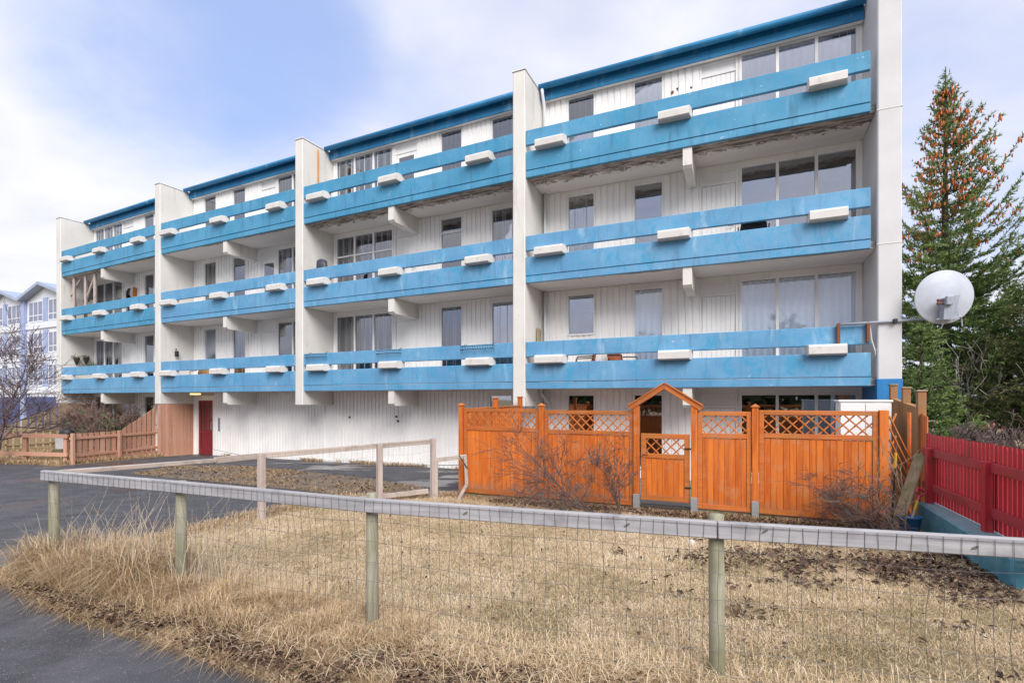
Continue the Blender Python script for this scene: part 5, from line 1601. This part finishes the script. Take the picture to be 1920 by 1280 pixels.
cl = vnoise(q[:, 0] + 30, q[:, 1] + 30, .22, 5)
q = q[cl > .22]; f_ = f_[cl > .22]; cl = cl[cl > .22]
blades('long_grass', q, rng.uniform(.10, .40, len(q)) * (.18 + .82 * f_) * (.45 + .9 * cl), .75, .0019, MAT['tall'], rng.normal(.5, .22, len(q)), .45)
q, s_ = along(16000, -.2, 1.7, -.02, .24, .22)
cl = vnoise(q[:, 0] + 30, q[:, 1] + 30, .16, 6); q = q[cl > .45]
blades('corner_tussock', q, rng.uniform(.22, .6, len(q)), .8, .0021, MAT['tall'], rng.normal(.45, .25, len(q)), .55)
q, s_ = along(52000, 0.0, 8.2, .50, .26)
cl = vnoise(q[:, 0] + 30, q[:, 1] + 30, .25, 71)
blades('verge_grass', q, rng.uniform(.03, .13, len(q)), 1.9, .0017, MAT['tall'], rng.normal(.27, .24, len(q)) + (cl - .5) * .5, .42)
q, s_ = along(26000, 0, 8.2, .66, .11, .02)
blades('matted_edge_grass', q, rng.uniform(.02, .08, len(q)), 2.0, .0018, MAT['tall'], rng.normal(.08, .13, len(q)), .42)
q, s_ = along(3500, .2, 8.2, .35, .30, .16)
blades('fallen_stalks', q, rng.uniform(.08, .2, len(q)), 2.2, .0018, MAT['tall'], rng.normal(.75, .2, len(q)), .36)
q, s_ = along(12000, 2.5, 8.5, .02, .14)
blades('fence_line_grass', q, rng.uniform(.04, .15, len(q)), 1.0, .0024, MAT['grass'], rng.normal(.55, .2, len(q)), .5)
# single tall bleached stalks
q, s_ = along(200, -.05, 2.6, -.1, .30, .2)
mb = MB()
for (x, y) in q:
    h_ = random.uniform(.35, .85); a = random.uniform(0, 6.28); l_ = random.uniform(.05, .6) * h_
    z_ = hz(y)
    mb.tube([(x, y, z_), (x + l_ * .35 * math.cos(a), y + l_ * .35 * math.sin(a), z_ + h_ * .6), (x + l_ * math.cos(a), y + l_ * math.sin(a), z_ + h_)], [.0028, .0022, .001], 3, False)
tag(mb.build('bleached_stalks', plain('bleached_stalk', (.58, .49, .38, 1), .85, .1, 9)), kind='stuff')
ep = LAWN[12:] + [LAWN[0]]
qs = []
for (a, c) in zip(ep[:-1], ep[1:]):
    n_ = int(1500 * math.hypot(c[0] - a[0], c[1] - a[1]))
    t_ = rng.random(n_)
    qs.append(np.stack([a[0] + (c[0] - a[0]) * t_ + rng.normal(0, .14, n_), a[1] + (c[1] - a[1]) * t_ + rng.normal(0, .14, n_)], 1))
q = np.concatenate(qs); cl = vnoise(q[:, 0] + 30, q[:, 1] + 30, .4, 31); q = q[cl > .34]
blades('lawn_edge_grass', q, rng.uniform(.05, .17, len(q)), 1.1, .003, MAT['tall'], rng.normal(.5, .22, len(q)), .5)
# tussocks on the earth, by the walls and fences
q = scatter(DIRT, 16000)
cl = vnoise(q[:, 0] + 60, q[:, 1] + 60, .75, 9); q = q[cl > .50]
blades('rough_grass', q, rng.uniform(.02, .10, len(q)), 1.5, .004, MAT['tall'], rng.normal(.25, .25, len(q)), .45)
wallv = [BAYF[1] @ Vector((u, D - .12, 0)) for u in (2.2, 7.4)] + [BAYF[2] @ Vector((u, D - .12, 0)) for u in (.3, 6.0)]
qs = []
for a, b in ((wallv[0], wallv[1]), (wallv[2], wallv[3])):
    t_ = rng.random(1500); qs.append(np.stack([a.x + (b.x - a.x) * t_ + rng.normal(0, .08, 1500), a.y + (b.y - a.y) * t_ + rng.normal(0, .08, 1500)], 1))
q = np.concatenate(qs); cl = vnoise(q[:, 0] + 50, q[:, 1] + 50, .7, 12); q = q[cl > .5]
blades('wall_foot_grass', q, rng.uniform(.06, .2, len(q)), .9, .006, MAT['tall'], rng.normal(.35, .2, len(q)), .5)
q = scatter([(-21, 17.6), (-14.8, 16.7), (-13.7, 20.2), (-14.2, 20.4), (-15.0, 17.4), (-21, 18.9)], 9000)
blades('fence_foot_grass', q, rng.uniform(.06, .24, len(q)), .9, .007, MAT['tall'], rng.normal(.5, .2, len(q)), .5)
q = scatter([(-24, 19.5), (-15.9, 18.4), (-14.4, 21), (-15.2, 22.5), (-22.5, 25)], 9000)
blades('yard_grass', q, rng.uniform(.06, .22, len(q)), 1.0, .008, MAT['tall'], rng.normal(.4, .2, len(q)), .5)
ft = np.array([[FA.x + fd.x * u - fn.x * .1, FA.y + fd.y * u - fn.y * .1] for u in rng.uniform(0, 6.9, 7000)]) + rng.normal(0, .12, (7000, 2))
blades('fence_foot_litter', ft, rng.uniform(.03, .12, len(ft)), 1.3, .003, MAT['tall'], rng.normal(.3, .22, len(ft)), .5)
# dead leaves
def leaves(name, pts, lo, hi, tint, lift=.02, curl=.5):
    n = len(pts)
    c = np.stack([pts[:, 0], pts[:, 1], hzn(pts[:, 1]) + lift + rng.uniform(0, .028, n)], 1)
    a = rng.uniform(0, 6.283, n); l = rng.uniform(lo, hi, n)
    tilt = rng.normal(0, .4, (n, 2))
    d = np.stack([np.cos(a), np.sin(a), tilt[:, 0]], 1) * l[:, None]; s2_ = np.stack([-np.sin(a), np.cos(a), tilt[:, 1]], 1) * (l * rng.uniform(.4, .75, n))[:, None]
    up_ = np.array([0, 0, 1]) * (l * curl * rng.uniform(.0, 1, n))[:, None]
    v = np.stack([c - d, c - s2_ * .8 - d * .2 + up_, c + d * .3 - s2_ * .7 + up_, c + d + up_ * .3, c + d * .3 + s2_ * .7 + up_, c + s2_ * .8 - d * .2 + up_], 1).reshape(-1, 3)
    b = np.arange(n)[:, None] * 6
    f = np.concatenate([b + np.array([[0, 1, 2, 3]]), b + np.array([[0, 3, 4, 5]])])
    return tag(np_mesh(name, v, f, MAT['leaf'], np.repeat(np.clip(tint, 0, 1), 6)), kind='stuff')
wallx = lambda y: 5.94 - (7.5 - y) * .4586
q = scatter([(1.2, 4.6), (3.0, 2.9), (5.2, 2.9), (5.6, 5.6), (6.4, 7.4), (5.2, 7.1), (3.0, 7.2), (1.2, 6.6)], 26000)
cl = vnoise(q[:, 0] + 20, q[:, 1] + 20, .5, 21) * .5 + vnoise(q[:, 0] + 20, q[:, 1] + 20, .17, 22) * .5
band = np.exp(-((q[:, 1] - (5.75 - .22 * (q[:, 0] - 3.0))) / (.30 + .28 * np.clip(q[:, 0] - 2.2, 0, 4))) ** 2) * np.clip((q[:, 0] - 1.6) / 1.6, 0, 1)
q = q[rng.random(len(q)) < np.clip(band * .62 + (cl - .58) * 1.1, .0, 1)]
q = q[q[:, 0] < wallx(q[:, 1]) + .02]
leaves('leaf_litter', q, .016, .036, rng.normal(.38, .24, len(q)))
q, s_ = along(22000, .3, 8.6, .57, .18); cl = vnoise(q[:, 0] + 20, q[:, 1] + 20, .33, 23); q = q[cl > .36]
leaves('verge_leaves', q, .009, .023, rng.normal(.55, .28, len(q)), .04, .9)
q = scatter(LAWN, 800); leaves('scattered_leaves', q, .010, .024, rng.normal(.35, .2, len(q)), .03)
q = np.array([[FA.x + fd.x * u - fn.x * .25, FA.y + fd.y * u - fn.y * .25] for u in rng.uniform(1.0, 6.5, 1800)]) + rng.normal(0, .16, (1800, 2))
leaves('fence_leaves', q, .02, .04, rng.normal(.4, .22, len(q)), .02)
q = scatter(DIRT, 700); leaves('earth_leaves', q, .02, .05, rng.normal(.45, .3, len(q)), .02)
# grit washed to the edge of the asphalt
q, s_ = along(2600, 0.2, 7.0, .95, .32)
n_ = len(q); rr_ = rng.uniform(.0015, .005, n_)
c = np.stack([q[:, 0], q[:, 1], hzn(q[:, 1]) + .008], 1)
oc = np.array([[1, 0, 0], [0, 1, 0], [-1, 0, 0], [0, -1, 0], [0, 0, .8]])
v = (c[:, None, :] + oc[None] * rr_[:, None, None]).reshape(-1, 3); b = np.arange(n_)[:, None] * 5
tag(np_mesh('grit', v, np.concatenate([b + np.array([[i, (i + 1) % 4, 4]]) for i in range(4)]), plain('grey_grit', (.26, .25, .25, 1), .9, .3, 40)), kind='stuff')
# small single things on the ground
sk = gp(262, 1183)
tag(beam('wood_piece', (sk.x - .1, sk.y - .03, hz(sk.y) + .022), (sk.x + .1, sk.y + .05, hz(sk.y) + .03), .055, .03, MAT['old_plank'], None, .006), 'short broken piece of wood lying on the asphalt edge', 'wood scrap')
sn = gp(1297, 1020)
mb = MB()
mb.add([(math.cos(k * 1.05) * .055, math.sin(k * 1.05) * .035, z) for z, q_ in ((0, 1),) for k in range(6)] + [(math.cos(k * 1.05 + .3) * .036, math.sin(k * 1.05 + .3) * .024, .04 + .01 * (k % 2)) for k in range(6)], [(i, (i + 1) % 6, 6 + (i + 1) % 6, 6 + i) for i in range(6)] + [(6, 7, 8, 9, 10, 11), (5, 4, 3, 2, 1, 0)])
tag(mb.build('stone', MAT['stone'], None, Matrix.Translation((sn.x, sn.y, hz(sn.y) + .01))), 'small white stone lying alone on the dry lawn behind the near rail', 'stone')
